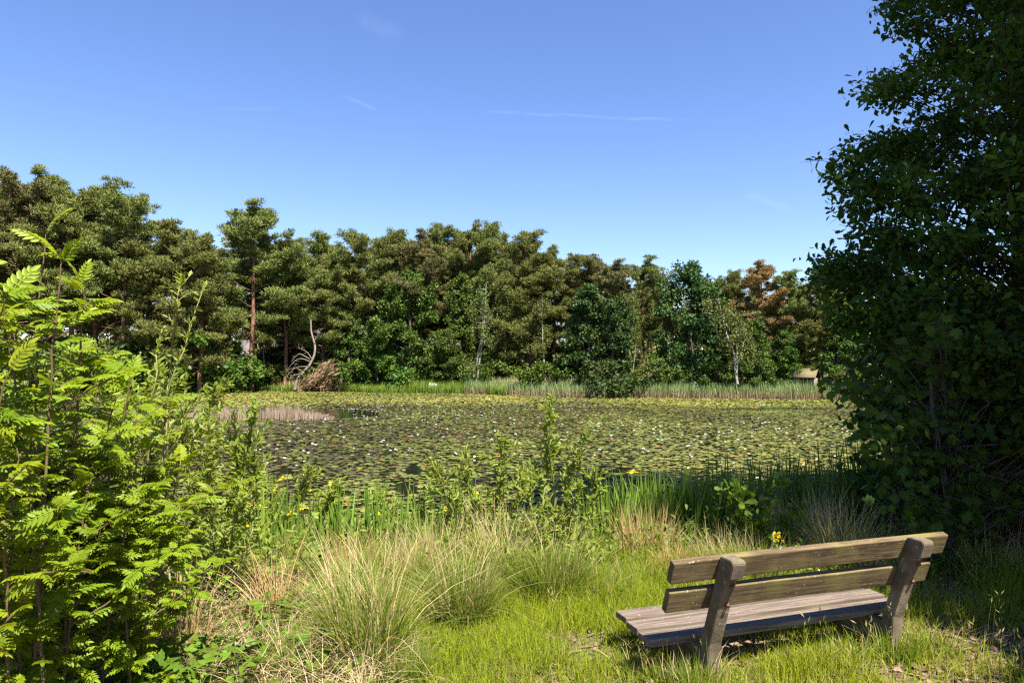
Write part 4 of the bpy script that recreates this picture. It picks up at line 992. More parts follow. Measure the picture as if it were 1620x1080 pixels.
tussock(585, 4.45, 1700, 1.08, .62, .2, 'big grass tussock with long pale straw blades fanning out, left of the lawn', 1, lean=2.4, base=.2)
tussock(645, 4.25, 700, .36, .5, .1, 'short fine green grass tuft at the foot of the big straw tussock', 2, base=.14)
tussock(735, 5.25, 1500, .8, .6, .15, 'dark green and brown grass tussock between the big straw one and the round green one', 3, base=.2, dark=.12)
tussock(868, 5.7, 2600, .74, .5, .05, 'round dense green tussock at the back edge of the lawn', 4, base=.26, dark=.03)
tussock(790, 6.3, 700, .9, .55, .36, 'tall orange straw tussock left of the tallest willow sapling', 5, base=.2, lean=2.6)
tussock(660, 6.1, 600, .7, .45, .5, 'rusty orange grass tussock behind the big straw tussock', 6, 'tussock', base=.22, dark=.5)
tussock(560, 6.5, 500, .6, .4, .6, 'orange brown dry grass tussock below the left yellow irises', 7, 'straw', base=.2, dark=.5)
tussock(940, 5.7, 1100, .45, .5, .1, 'low bright green tussock between the round green one and the bench', 8, base=.25)
tussock(1000, 6.1, 900, .38, .5, .12, 'loose green tussock left of the rusty dry tuft', 9, base=.25)
tussock(1066, 6.35, 600, .42, .55, 1, 'small rusty orange dry tuft behind the top rail of the bench', 10, 'straw', base=.12, dark=.5)
tussock(1140, 6.5, 700, .62, .5, .5, 'grass tussock with tan stalks leaning over the shaded iris bed', 11, base=.2, lean=2.5)
tussock(1195, 6.2, 1500, .62, .45, .12, 'bright green tussock right behind the middle of the bench', 12, base=.24)
tussock(1320, 6.9, 800, .95, .5, .75, 'tall grey straw tussock in half shade beside the dark thicket', 13, base=.25, lean=2.4)
tussock(1265, 7.6, 800, 1.0, .4, .75, 'tall grey straw tussock rising behind the young oak', 14, base=.3)
tussock(1395, 6.4, 800, .55, .5, .4, 'seeding grass tussock before the dark thicket left of the right bench post', 15, base=.22)
tussock(1565, 6.3, 1500, .6, .45, .08, 'green tussock right of the bench at the foot of the dark thicket', 16, base=.24)
tussock(1640, 6.0, 800, .5, .45, .15, 'green tussock cut by the right edge of the photo', 17, base=.22)
tussock(462, 4.25, 700, .5, .4, .1, 'dark green grass tuft at the lower edge beside the brambles', 18, base=.13, dark=.15)
tussock(440, 5.2, 170, .9, .7, .95, 'thin pale straw tussock among the brambles', 19, 'straw', base=.12, lean=2.6)
tussock(300, 4.6, 220, .75, .6, .95, 'pale dry grass tuft under the rowans', 20, 'straw', base=.15)
tussock(1460, 7.2, 500, 1.0, .35, .9, 'tall pale dead stalks in front of the dark thicket', 21, 'greystraw', base=.3)
tussock(1600, 6.9, 160, 1.1, .3, 1, 'few long pale dead stalks at the right edge of the thicket', 22, 'straw', base=.2)
tussock(1020, 7.3, 900, .75, .35, .7, 'brown dead grass tussock in front of the shaded iris bed', 23, 'straw', base=.25, dark=.5)
tussock(880, 7.4, 700, .8, .45, .28, 'mixed straw and green tussock under the tallest willow sapling', 24, base=.25)
tussock(700, 6.9, 800, .75, .4, .25, 'green and straw tussock in front of the right yellow irises', 26, base=.25)

tussock(1048, 4.05, 320, .34, .5, .12, 'green grass tuft under the left end of the bench seat', 31, base=.12, dark=.05)
tussock(1098, 3.92, 380, .36, .5, .15, 'grass tuft at the foot of the left bench support', 32, base=.1)
tussock(1150, 3.98, 150, .2, .5, .2, 'small grass tuft right of the left bench support', 33, base=.1)
tussock(1408, 4.38, 380, .34, .45, .1, 'green grass tuft at the foot of the right bench support', 34, base=.12, dark=.05)
tussock(1340, 4.42, 260, .24, .45, .15, 'seeding grass tuft under the right part of the bench seat', 35, base=.14)
tussock(1468, 4.5, 300, .26, .5, .1, 'grass tuft in the shade right of the right bench support', 36, base=.16, dark=.05)
tussock(1000, 4.15, 260, .22, .5, .15, 'dark grass tuft in the shadow left of the bench', 37, base=.14, dark=.1)
# ------------------------------------------------------------------ yellow irises
def iris_flower(nb, rs, c, s):
    LT = tmpl_lens(.6, -.06, .5)
    for k in range(3):
        a = rs.rand() + k * 2.09
        for (el, sc_, off) in ((.35, 1.0, 0), (1.15, .55, 1.05)):
            b = a + off; D_ = np.array([[math.cos(b) * math.cos(el), math.sin(b) * math.cos(el), math.sin(el)]]); scatter(nb, LT, np.array([c]), D_, np.array([[-math.cos(b) * math.sin(el), -math.sin(b) * math.sin(el), math.cos(el)]]), s * sc_, rs.rand())
def iris(px, d, n, h, flowers, label, seed, group=None):
    rs = RS(seed); p = G(px, d); root = empty('yellow_iris', p); nb = NB()
    az = rs.rand(n) * 2 * PI; rr = np.sqrt(rs.rand(n)) * .16
    blades(nb, np.stack([np.cos(az) * rr, np.sin(az) * rr, np.full(n, -.05)], 1), az, h * rs.uniform(.6, 1.1, n), np.clip(np.abs(rs.normal(.12, .16, n)), 0, .9), rs.uniform(.028, .05, n), np.clip(rs.normal(.55, .22, n), 0, 1), 5, 0, rs.rand(n) * 7, .12)
    nb.build('leaves', M['iris'], root)
    if flowers:
        st = NB(); fl = []
        for fx, fy in flowers:
            q = W(fx, fy, d + rs.uniform(-.12, .12)) - p
            b = np.array([rs.normal(0, .05), rs.normal(0, .05), 0]); tube(st, spline([b, b * .5 + np.array(q) * .5 + rs.normal(0, .02, 3), np.array(q) - [0, 0, .02]], 6), np.linspace(.008, .005, 6), 5)
            fn = NB(); iris_flower(fn, rs, np.array(q), .08); fl.append(fn)
        st.build('stem', M['iris'], root)
        for f in fl: f.build('flower', M['petal_y'], root)
    tag(root, label, 'iris', group)
iris(405, 7.0, 22, .95, [(400, 797), (408, 830), (414, 800), (396, 826), (418, 822)], 'yellow iris clump with the densest blooms, leftmost of the irises', 1)
iris(452, 7.3, 20, 1.05, [(440, 772), (462, 810), (450, 756)], 'yellow iris with broad upright blades right of the leftmost clump', 2)
iris(490, 7.6, 16, .95, [(491, 772), (480, 801)], 'yellow iris with one open bloom above the water', 3)
iris(528, 7.7, 16, 1.05, [(525, 764), (524, 782), (528, 790)], 'yellow iris with blooms stacked on the tallest stalk', 4)
iris(585, 7.7, 20, .95, [(600, 812)], 'yellow iris with single low bloom in the middle of the bank', 5)
iris(706, 7.8, 14, .8, [(706, 807)], 'yellow iris with single bloom behind the rusty tussocks', 6)
iris(765, 7.5, 16, .85, [(762, 803), (770, 815), (757, 781)], 'yellow iris with three blooms beside the orange straw tussock', 7)
iris(828, 7.1, 8, .6, [(828, 855), (738, 850)], 'yellow iris with small low blooms under the willow', 8)
iris(620, 8.1, 18, .85, None, 'flowerless iris blades at the water before the open gap', 9)
for k, (px, d) in enumerate(((425, 6.7), (470, 6.9), (515, 7.1), (555, 7.3), (600, 7.2), (640, 7.5), (675, 7.4), (735, 7.3), (385, 7.2))):
    iris(px, d, 20, 1.0, None, 'sunlit flowerless iris blades among the yellow irises', 60 + k, 'sunlit iris blades on the bank')
tussock(625, 6.5, 1100, .7, .4, .05, 'fresh green upright grass tussock behind the rusty one', 41, base=.3)
tussock(690, 5.9, 900, .6, .45, .08, 'fresh green grass tussock left of the dark one', 42, base=.26)
tussock(545, 5.9, 900, .6, .45, .1, 'fresh green grass tussock behind the big straw tussock, to its left', 43, base=.26)
BED = [(965, 7.9, 1.0, None), (1000, 8.1, 1.05, [(1000, 745)]), (1040, 8.3, 1.1, None), (1085, 8.4, 1.15, [(1090, 742)])]
BED += [(940 + 17 * k + (k * 53) % 11, 8.3 + .03 * k + ((k * 37) % 10) * .07, 1.05 + .016 * k, None) for k in range(26)]
for k, (px, d, h, fl) in enumerate(BED):
    if fl: iris(px, d, 26, h, fl, ['shaded iris with a yellow bloom at the left end of the dark bed', 'shaded iris with a yellow bloom in the middle of the dark bed'][k > 1], 20 + k)
    else: iris(px, d, 30, h, None, 'dark flowerless iris blades in the shaded bed along the bank', 20 + k, 'shaded irises along the bank')

# ------------------------------------------------------------------ rowans
def rowan(label, base, d0, stems, seed, size=.19, dens=2.1, topless=.66):
    size *= .66; d0 *= 1.3; stems = [(a_, b_ * 1.3, c_, e_) for a_, b_, c_, e_ in stems]
    rs = RS(seed); p = G(base, d0); root = empty('rowan_sapling', p); st = NB(); lf = NB(); po = np.array(p)
    FP = [[], [], []]; FD = [[], [], []]; FN = [[], [], []]; FS = [[], [], []]; FR = [[], [], []]
    def frond(q, dr, s, r):
        k = rs.randint(3); FP[k].append(q); FD[k].append(dr); up = np.array([.16, -.3, 1.]); FN[k].append(nrm(up + rs.normal(0, .3, 3) + .2 * dr)); FS[k].append(s); FR[k].append(r)
    for pts, d, side, sp in stems:
        q = spline([tuple(W(a, b, d) - p) for a, b in pts], 16); q += np.cumsum(rs.normal(0, .006, (16, 3)), 0)
        tube(st, q, np.linspace(.008, .0025, 16), 6)
        Ls = np.linalg.norm(q[-1] - q[0]); m = int(Ls / sp); tone = rs.uniform(.45, .75)
        for i in range(m):
            u = (i + 1) / m; c = np.array([np.interp(u, np.linspace(0, 1, 16), q[:, k]) for k in range(3)])
            if c[2] < .25 and rs.rand() < .5: continue
            az = i * 2.4 + rs.normal(0, .4); el = rs.normal(.42 + .45 * (u > .93), .2)
            dr = np.array([math.cos(az) * math.cos(el), math.sin(az) * math.cos(el), math.sin(el)])
            if u > topless and i % 2 == 0 and u < .94: continue
            frond(c, dr, size * rs.uniform(.75, 1.2) * (1 if u < .9 else 1.15), np.clip(tone + .15 * (u > .85) + .2 * (u - .5) + rs.normal(0, .12), 0, 1))
            if rs.rand() < side * 1.3 and u < .72:
                bl = rs.uniform(.18, .5); bp = limb_pts(rs, c, [math.cos(az), math.sin(az), .55], bl, 4, .06, .12); tube(st, bp, np.linspace(.006, .0025, 5), 5)
                for t in range(int(bl / .055 * dens) + 2):
                    v = rs.uniform(.25, 1); cc = np.array([np.interp(v, np.linspace(0, 1, 5), bp[:, k]) for k in range(3)]); a2 = t * 2.4 + rs.normal(0, .4) + az; e2 = rs.normal(.3, .25)
                    frond(cc, np.array([math.cos(a2) * math.cos(e2), math.sin(a2) * math.cos(e2), math.sin(e2)]), size * rs.uniform(.6, 1.05), np.clip(tone + rs.normal(-.05, .15), 0, 1))
    for k in range(3):
        if FP[k]: scatter(lf, T_FRONDS[k], np.array(FP[k]), np.array(FD[k]), np.array(FN[k]), np.array(FS[k]), np.array(FR[k]), 0, .12, rs)
    st.build('stem', M['twig'], root); lf.build('leaves', M['rowan'], root)
    tag(root, label, 'rowan sapling')
rowan('tallest rowan sapling with sparse top shoot against the pines', 62, 2.5, [([(70, 1200), (66, 800), (52, 560), (60, 470), (68, 364)], 2.5, .35, .11)], 1, .22)
rowan('second rowan sapling with reddish stem right of the tallest', 92, 2.45, [([(60, 1200), (80, 760), (89, 600), (97, 480), (102, 410)], 2.45, .4, .10), ([(90, 1200), (60, 900), (30, 700), (8, 560), (-10, 470)], 2.3, .5, .09)], 2, .22)
rowan('rowan sapling with slanting top leaf third in height', 130, 2.7, [([(110, 1200), (120, 800), (128, 560), (135, 480), (138, 444)], 2.7, .5, .09), ([(130, 1150), (160, 850), (190, 680), (205, 590)], 2.8, .55, .09)], 3, .2)
rowan('rowan sapling spreading right towards the pond', 215, 3.1, [([(200, 1100), (210, 860), (235, 720), (268, 650)], 3.1, .6, .085), ([(190, 1100), (190, 900), (200, 760), (215, 640)], 3.0, .6, .085), ([(215, 1080), (235, 900), (262, 790), (285, 735)], 3.2, .5, .09)], 4, .2)
rowan('rowan sapling at the left edge with leaves nearest the viewer', -20, 2.1, [([(-40, 1250), (-30, 900), (-5, 720), (10, 600)], 2.1, .6, .085), ([(40, 1250), (30, 950), (40, 800), (50, 690)], 2.2, .5, .09), ([(-60, 1200), (-70, 800), (-40, 600), (-15, 520)], 2.3, .5, .09)], 5, .2)
rowan('low bushy rowan sapling at the bottom left corner', 120, 2.6, [([(110, 1200), (120, 1000), (130, 860), (150, 760)], 2.6, .7, .08), ([(160, 1200), (180, 1000), (195, 900), (200, 830)], 2.8, .7, .08), ([(50, 1200), (45, 1050), (50, 900), (70, 800)], 2.4, .6, .08)], 6, .18)
rowan('bushy rowan sapling in the middle of the rowan thicket', 150, 2.9, [([(140, 1150), (145, 900), (165, 740), (185, 640)], 2.9, .8, .075), ([(120, 1150), (105, 900), (85, 740), (95, 630)], 2.9, .8, .075), ([(160, 1150), (185, 950), (215, 800), (240, 720)], 2.9, .8, .075)], 8, .2)
rowan('rowan sapling low in front of the spreading one', 235, 2.9, [([(235, 1120), (240, 980), (250, 880), (275, 800)], 2.9, .8, .075), ([(225, 1120), (215, 950), (210, 850), (225, 760)], 2.8, .8, .075)], 9, .18)
rowan('leafy rowan sapling between the left edge and the tallest sapling', 40, 2.7, [([(40, 1200), (35, 900), (45, 700), (40, 590)], 2.7, .8, .075), ([(20, 1200), (5, 900), (-5, 740), (15, 640)], 2.6, .8, .075), ([(60, 1200), (75, 950), (90, 850), (120, 700)], 2.75, .8, .075)], 10, .2)
rowan('small rowan sapling behind the others over the dry grass', 165, 3.6, [([(150, 1020), (150, 850), (158, 700), (160, 600)], 3.6, .6, .085), ([(100, 1020), (95, 850), (100, 700), (110, 560)], 3.5, .6, .085), ([(30, 1020), (25, 800), (20, 640), (25, 520)], 3.4, .6, .085)], 7, .19)

# ------------------------------------------------------------------ willows and other shrubs of the bank
def willow(label, base, d, stems, seed, size=.06, gap=.018, side=.4, sidel=.3, leaf='willow', T=T_WILLOW, name='willow_sapling', cat='willow sapling', bare=.15, stemmat='twiggreen', r0=.009):
    rs = RS(seed); p = G(base, d); root = empty(name, p); st = NB(); lf = NB(); PP = []; DD = []; RR = []
    def leaves(q, u0):
        m = len(q); Ls = np.linalg.norm(np.diff(q, axis=0), axis=1).sum(); k = int(Ls / gap)
        u = rs.uniform(u0, 1, k); c = np.stack([np.interp(u, np.linspace(0, 1, m), q[:, j]) for j in range(3)], 1)
        ax = nrm(q[-1] - q[0]); PP.append(c); DD.append(nrm(rdir(rs, k) + ax * .9 + [0, 0, .15])); RR.append(np.clip(rs.normal(.5 + .25 * u, .18), 0, 1))
    for pts in stems:
        q = spline([tuple(W(a, b, d + rs.uniform(-.2, .2)) - p) for a, b in pts], 14); q += np.cumsum(rs.normal(0, .008, (14, 3)), 0)
        tube(st, q, np.linspace(r0, .0025, 14), 5); leaves(q, bare)
        Ls = np.linalg.norm(q[-1] - q[0])
        for i in range(int(Ls / .09 * side * 2)):
            u = rs.uniform(.12, .9); c = np.array([np.interp(u, np.linspace(0, 1, 14), q[:, k]) for k in range(3)]); az = rs.rand() * 7
            bl = sidel * rs.uniform(.4, 1.1) * (1.15 - u * .6); bp = limb_pts(rs, c, [math.cos(az), math.sin(az), .8], bl, 5, .05, .14); tube(st, bp, np.linspace(.004, .0015, 6), 4); leaves(bp, .1)
    PP = np.concatenate(PP); DD = np.concatenate(DD); RR = np.concatenate(RR)
    scatter(lf, T, PP, DD, nrm(rdir(rs, len(PP)) * .7 + [0, 0, .7]), size * rs.uniform(.6, 1.3, len(PP)), RR)
    st.build('stem', M[stemmat], root); lf.build('leaves', M[leaf], root); tag(root, label, cat); return root
willow('tallest willow sapling standing in front of the pond at the middle', 880, 6.6, [[(880, 900), (882, 780), (874, 700), (878, 628)], [(870, 900), (860, 800), (868, 720), (862, 672)], [(885, 900), (905, 800), (912, 730), (922, 690)], [(865, 900), (840, 820), (832, 770), (838, 735)], [(890, 900), (930, 820), (940, 780), (945, 745)], [(880, 900), (885, 830), (892, 770), (890, 720)]], 1, .066, .011, .5, .27)
willow('low airy willow sapling left of the tallest one', 760, 7.4, [[(760, 880), (755, 800), (745, 750), (742, 705)], [(765, 880), (785, 800), (800, 740), (795, 690)], [(750, 880), (720, 810), (700, 770), (690, 740)], [(765, 880), (812, 810), (826, 770), (830, 745)]], 2, .075, .011, .6, .36)
willow('willow sapling with two long bare topped stems above the rowans', 262, 4.4, [[(255, 1000), (262, 720), (275, 620), (305, 530), (340, 442)], [(258, 1000), (262, 700), (270, 560), (276, 500), (284, 452)], [(250, 1000), (235, 720), (240, 600), (262, 520)]], 3, .05, .032, .16, .22, bare=.3)
willow('light green willow bush at the water left of the irises', 352, 5.4, [[(350, 960), (345, 800), (335, 700), (345, 610)], [(355, 960), (380, 800), (395, 720), (402, 660)], [(350, 960), (320, 800), (305, 700), (310, 600)], [(360, 960), (400, 850), (410, 780), (408, 720)], [(345, 960), (365, 820), (372, 740), (370, 640)]], 4, .065, .012, .55, .34)
willow('leafy willow bush behind the spreading rowan', 300, 5.0, [[(290, 980), (280, 800), (270, 680), (255, 590)], [(300, 980), (310, 820), (330, 720), (325, 640)], [(295, 980), (290, 850), (300, 760), (290, 650)], [(285, 980), (255, 800), (235, 680), (240, 600)]], 5, .06, .012, .55, .36)
willow('willow bush behind the tall rowan shoots at far left', 110, 5.2, [[(110, 950), (100, 750), (95, 620), (100, 550)], [(120, 950), (150, 760), (160, 640), (150, 570)], [(100, 950), (60, 760), (40, 650), (30, 580)], [(130, 950), (190, 780), (205, 680), (200, 600)], [(90, 950), (20, 760), (0, 660), (-10, 590)]], 6, .06, .011, .6, .42)
willow('small willow sprouts at the water between the iris groups', 650, 7.9, [[(650, 880), (655, 820), (670, 790), (680, 752)], [(645, 880), (625, 830), (610, 800), (612, 770)], [(655, 880), (700, 830), (715, 800), (720, 770)]], 7, .07, .012, .6, .34)
willow('slender willow shoots behind the leftmost iris clump', 470, 7.4, [[(470, 880), (465, 800), (480, 760), (488, 735)], [(475, 880), (505, 820), (520, 790), (530, 760)], [(460, 880), (430, 820), (420, 770), (425, 720)]], 8, .07, .012, .6, .34)
willow('bright young oak sprouting in front of the shaded iris bed', 1185, 7.2, [[(1185, 900), (1170, 840), (1150, 800), (1135, 772)], [(1190, 900), (1195, 840), (1215, 800), (1235, 768)], [(1185, 900), (1185, 850), (1180, 800), (1172, 776)], [(1192, 900), (1225, 850), (1250, 820), (1262, 800)]], 9, .105, .03, .55, .26, 'bramble', T_OAK, 'oak_sapling', 'oak sapling', .3, 'twig')
willow('low oak shoot lit by the sun before the dark thicket', 1452, 6.6, [[(1450, 900), (1445, 850), (1435, 800), (1440, 770)], [(1455, 900), (1470, 850), (1480, 820), (1484, 800)]], 10, .09, .03, .5, .22, 'bramble', T_OAK, 'oak_sapling', 'oak sapling', .3, 'twig')
willow('dark sprig of alder leaves beside the right tussock', 1540, 6.7, [[(1540, 900), (1535, 850), (1530, 800), (1540, 740)], [(1545, 900), (1570, 840), (1580, 790), (1575, 740)]], 11, .085, .03, .5, .3, 'maple', T_ROUND, 'alder_sapling', 'alder sapling', .2, 'twig')
r_ = willow('yellow flowered weed growing just behind the bench', 1228, 6.15, [[(1228, 930), (1225, 880), (1226, 850)], [(1230, 930), (1245, 890), (1255, 868)], [(1226, 930), (1212, 890), (1205, 872)], [(1232, 930), (1262, 900), (1275, 885)]], 12, .06, .014, .5, .14, 'willow', T_LENS, 'flowering_weed', 'weed', .1)
fn = NB(); rs = RS(4)
for k in range(26): scatter(fn, T_ROUND, np.array([np.array(W(1226, 846, 6.15) - r_.location) + rs.normal(0, .022, 3)]), rdir(rs, 1), np.array([[0, 0, 1.]]), .03, rs.rand())
fn.build('flower_head', M['petal_y'], r_)

# ------------------------------------------------------------------ brambles
def bramble(px, d, label, seed, n=6, L_=.6, size=.13, leaf='bramble'):
    size *= .78; n += 3
    rs = RS(seed); p = G(px, d); root = empty('bramble', p); st = NB(); lf = NB(); PP = []; DD = []
    for k in range(n):
        az = rs.rand() * 7; q = limb_pts(rs, [rs.normal(0, .08), rs.normal(0, .08), 0], [math.cos(az) * .7, math.sin(az) * .7, 1], L_ * rs.uniform(.6, 1.3), 8, -.16, .1)
        tube(st, q, np.linspace(.006, .002, 9), 5)
        for t in range(int(11 * L_ / .6)):
            u = rs.uniform(.15, 1); c = np.array([np.interp(u, np.linspace(0, 1, 9), q[:, j]) for j in range(3)]); a2 = rs.rand() * 7
            dr = np.array([math.cos(a2), math.sin(a2), rs.normal(.25, .25)]); dr = dr / np.linalg.norm(dr); e = c + dr * rs.uniform(.03, .09); tube(st, [c, e], [.002, .0015], 3); PP.append(e); DD.append(dr)
    PP = np.array(PP); DD = np.array(DD)
    scatter(lf, T_TRI, PP, DD, nrm(rs.normal(0, .35, PP.shape) + [0, 0, 1]), size * rs.uniform(.6, 1.25, len(PP)), np.clip(rs.normal(.5, .2, len(PP)), 0, 1), 0, .1, rs)
    st.build('stem', M['twig'], root); lf.build('leaves', M[leaf], root); tag(root, label, 'bramble')
bramble(470, 4.35, 'bramble with bright broad leaves left of the big straw tussock', 1, 8, .55, .15)
bramble(400, 4.3, 'bramble at the lower edge beside the dry leaf litter', 2, 7, .45, .14)
bramble(385, 5.2, 'bramble with dark green leaves under the light willow bush', 3, 8, .75, .14)
bramble(440, 5.7, 'bramble just below the leftmost iris clump', 4, 8, .55, .13)
bramble(300, 4.2, 'bramble under the spreading rowan', 6, 8, .6, .14)
bramble(230, 3.7, 'bramble in the shade between rowan stems', 7, 7, .55, .13)
bramble(320, 5.9, 'bramble at the foot of the leafy willow bush', 9, 9, .8, .14)
bramble(160, 3.1, 'bramble low between the corner rowans', 10, 6, .5, .12)
bramble(345, 6.6, 'bramble at the water edge below the light willow bush', 11, 9, .8, .14)

# ------------------------------------------------------------------ dark near trees on the right
def crown_from_outline(nb, tr, rs, poly, d_mid, hmax, ncl, per, T, size, trunk, rr=.3, up=.5, tone=.45, cut=-420):
    """foliage clumps through a rounded crown whose left side follows an outline; thick in the middle, thin at its rim"""
    poly = np.array(poly, float); C = []
    def left_edge(y): return np.interp(y, poly[:, 1], poly[:, 0])
    tries = 0
    while len(C) < ncl and tries < ncl * 60:
        tries += 1
        py = rs.uniform(cut, poly[-1, 1]); px = rs.uniform(1240, 2300)
        le = left_edge(py); din = px - le
        if din < 24: continue
        if px > 1640 and rs.rand() < .5: continue
        half = min(hmax, .25 + din / 110.0); d = d_mid + rs.uniform(-1, 1) * half + min(din, 500) / 500 * .4
        C.append(np.array(W(px, py, d)))
    C = np.array(C)
    for c in C[::3]:
        k = np.argmin(np.abs(trunk[:, 2] - (c[2] - np.hypot(c[0] - trunk[0, 0], c[1] - trunk[0, 1]) * .35)))
        t0 = trunk[k]; m = (t0 + c) / 2 + rs.normal(0, .12, 3) + [0, 0, .12]
        tube(tr, spline([t0, m, c], 6), np.linspace(.015, .003, 6), 4)
    for c in C:
        v = nrm(c - np.array([trunk[0, 0], trunk[0, 1], c[2] - .6])) ; e = c + v * rr * rs.uniform(.5, .95) + rs.normal(0, .05, 3)
        tube(tr, spline([c - v * .55 + [0, 0, -.05], c, e], 5), np.linspace(.008, .002, 5), 3)
        for t_ in range(3):
            w_ = rs.normal(size=3) * [1, 1, .5] * rr * .7; tube(tr, [c, c + w_ * .5 + [0, 0, .02], c + w_], [.004, .003, .0015], 3)
    R = np.full((len(C), 3), rr) * rs.uniform(.6, 1.25, (len(C), 1)) * [1.1, 1.1, .52]
    fill(nb, rs, C, R, per, T, size, up, .5, tone, .2)
    return C
OUT = [(1420, -420), (1400, -60), (1398, 0), (1394, 28), (1425, 44), (1450, 66), (1440, 88), (1412, 108), (1362, 128), (1352, 142), (1400, 158), (1440, 178), (1420, 196), (1370, 200), (1340, 222), (1322, 240), (1300, 262), (1298, 300), (1312, 330), (1330, 352), (1332, 385), (1300, 402), (1278, 420), (1276, 450), (1286, 490), (1312, 515), (1345, 545), (1380, 590), (1420, 640), (1500, 690)]
rs = RS(101); p = G(1640, 8.3); root = empty('oak_tree', p); tr = NB(); cr = NB(); pn = np.array(p)
tk = spline([pn, pn + [-.1, 0, 2.2], pn + [.1, .2, 4.5], pn + [0, 0, 7], pn + [.2, .1, 9.5]], 30); tube(tr, tk, np.linspace(.24, .06, 30), 10)
crown_from_outline(cr, tr, rs, OUT, 8.2, 2.1, 1500, 72, T_OAK, .086, tk, .30)
local(root, tr.build('trunk', M['oakbark'])); local(root, cr.build('crown', M['near_oak'])); tag(root, 'large dark oak in shade filling the right side of the photo', 'oak tree')
OUT2 = [(1480, 500), (1420, 512), (1395, 530), (1350, 555), (1335, 590), (1310, 618), (1350, 640), (1345, 690), (1352, 740), (1385, 790), (1480, 830)]
rs = RS(102); p = G(1500, 6.9); root = empty('maple_sapling', p); tr = NB(); cr = NB(); pn = np.array(p)
tk = spline([pn, pn + [-.05, 0, .9], pn + [-.15, .05, 1.8], pn + [-.1, 0, 2.6]], 16); tube(tr, tk, np.linspace(.035, .01, 16), 7)
crown_from_outline(cr, tr, rs, OUT2, 6.9, .7, 210, 18, T_MAPLE, .098, tk, .3, .9, .5, 500)
local(root, tr.build('stem', M['oakbark'])); local(root, cr.build('leaves', M['maple'])); tag(root, 'young maple with broad pointed leaves in front of the dark oak', 'maple sapling')
OUT3 = [(1700, 610), (1520, 640), (1440, 680), (1390, 720), (1375, 770), (1410, 815), (1450, 845)]
rs = RS(103); p = G(1560, 7.5); root = empty('alder_shrub', p); tr = NB(); cr = NB(); pn = np.array(p)
tk = spline([pn, pn + [0, 0, .7], pn + [.1, 0, 1.5]], 12); tube(tr, tk, np.linspace(.05, .02, 12), 7)
crown_from_outline(cr, tr, rs, OUT3, 7.6, .7, 330, 26, T_ROUND, .10, tk, .3, .7, .4, 610)
local(root, tr.build('stem', M['oakbark'])); local(root, cr.build('leaves', M['near_oak'])); tag(root, 'dark round leaved alder shrub at the foot of the oak', 'alder shrub')
OUT4 = [(1600, 470), (1420, 500), (1345, 540), (1335, 600), (1345, 700), (1365, 790), (1420, 850)]
rs = RS(104); p = G(1560, 9.0); root = empty('alder_shrub', p); tr = NB(); cr = NB(); pn = np.array(p)
tk = spline([pn, pn + [0, 0, 1.2], pn + [.1, 0, 2.8]], 12); tube(tr, tk, np.linspace(.06, .02, 12), 7)
crown_from_outline(cr, tr, rs, OUT4, 9.0, .8, 420, 30, T_ROUND, .11, tk, .36, .7, .4, 470)
local(root, tr.build('stem', M['oakbark'])); local(root, cr.build('leaves', M['near_oak'])); tag(root, 'tall dark alder thicket behind the young maple', 'alder shrub')
# oaks beside the path, out of the picture, that throw the shade on the right
for k, (pr_, x, y, H, w, mat_, cat_, lab) in enumerate(((PINES[2], 8.8, 3.9, 19, 1.05, 'pine', 'pine tree', 'tall pine beside the path right of the bench'), (OAKS[1], 13.0, 6.5, 16, 1.1, 'oak_dark', 'oak tree', 'tall oak behind the dark oak on the right'), (PINES[3], 12.6, -1.0, 18, 1.0, 'pine', 'pine tree', 'tall pine beside the path behind the viewer'), (OAKS[0], 6.5, 2.8, 7.6, 1.1, 'oak_dark', 'oak tree', 'smaller oak beside the path to the right of the bench'))):
    s_ = H / pr_['H']; o = copy_thing(pr_, (x, y, float(hz(x, y))), k * 1.3, (s_ * w, s_ * w, s_)); tag(o, lab, cat_)
    if 'group' in o: del o['group']
    for ch in o.children:
        if ch.name.startswith('crown'): ch.material_slots[0].link = 'OBJECT'; ch.material_slots[0].material = M[mat_]

# ------------------------------------------------------------------ lawn, bank plants, litter
rs = RS(200); nb = NB()
N = 330000; X = rs.uniform(-2.6, 6.8, N); Y = 3.3 + rs.rand(N) ** 1.25 * 5.4
k = (np.abs(X) < Y * .95 + .3); X = X[k]; Y = Y[k]
b = bare(X, Y); cl = fbm(X * 2.2, Y * 2.2, 60)
keep = rs.rand(len(X)) < np.clip(1.08 - b * 1.05, .04, 1) * (.35 + 1.1 * sstep(.3, .6, cl)) * np.where(Y > 5.6, .6, 1)
X = X[keep]; Y = Y[keep]; cl = cl[keep]; b = b[keep]; n = len(X)
h = .06 + .15 * cl + .14 * sstep(5.0, 6.3, Y) * cl * 1.6
bx = (X - .828) * .949 + (Y - 3.957) * .314; by = -(X - .828) * .314 + (Y - 3.957) * .949
near = np.exp(-((by + .12) / .16) ** 2) * ((bx > -.3) & (bx < 2.3)); h = h + .17 * near * rs.rand(n)
h = h * rs.uniform(.55, 1.25, n)
h = np.where((bx > -.1) & (bx < 2.0) & (by > -.02) & (by < .6), np.minimum(h, .1), h)
tone = np.clip(.66 + .5 * (fbm(X * .9, Y * .9, 66) - .5) + rs.normal(0, .16, n) - .25 * b * rs.rand(n), .14, 1); tone = np.where(rs.rand(n) < .045 + .16 * b, rs.uniform(0, .13, n), tone)
blades(nb, np.stack([X, Y, hz(X, Y) - .006], 1), rs.rand(n) * 7, h, np.abs(rs.normal(.5, .35, n)), .0052 * rs.uniform(.6, 1.4, n), tone, 2, 0, rs.rand(n) * 7, .25)
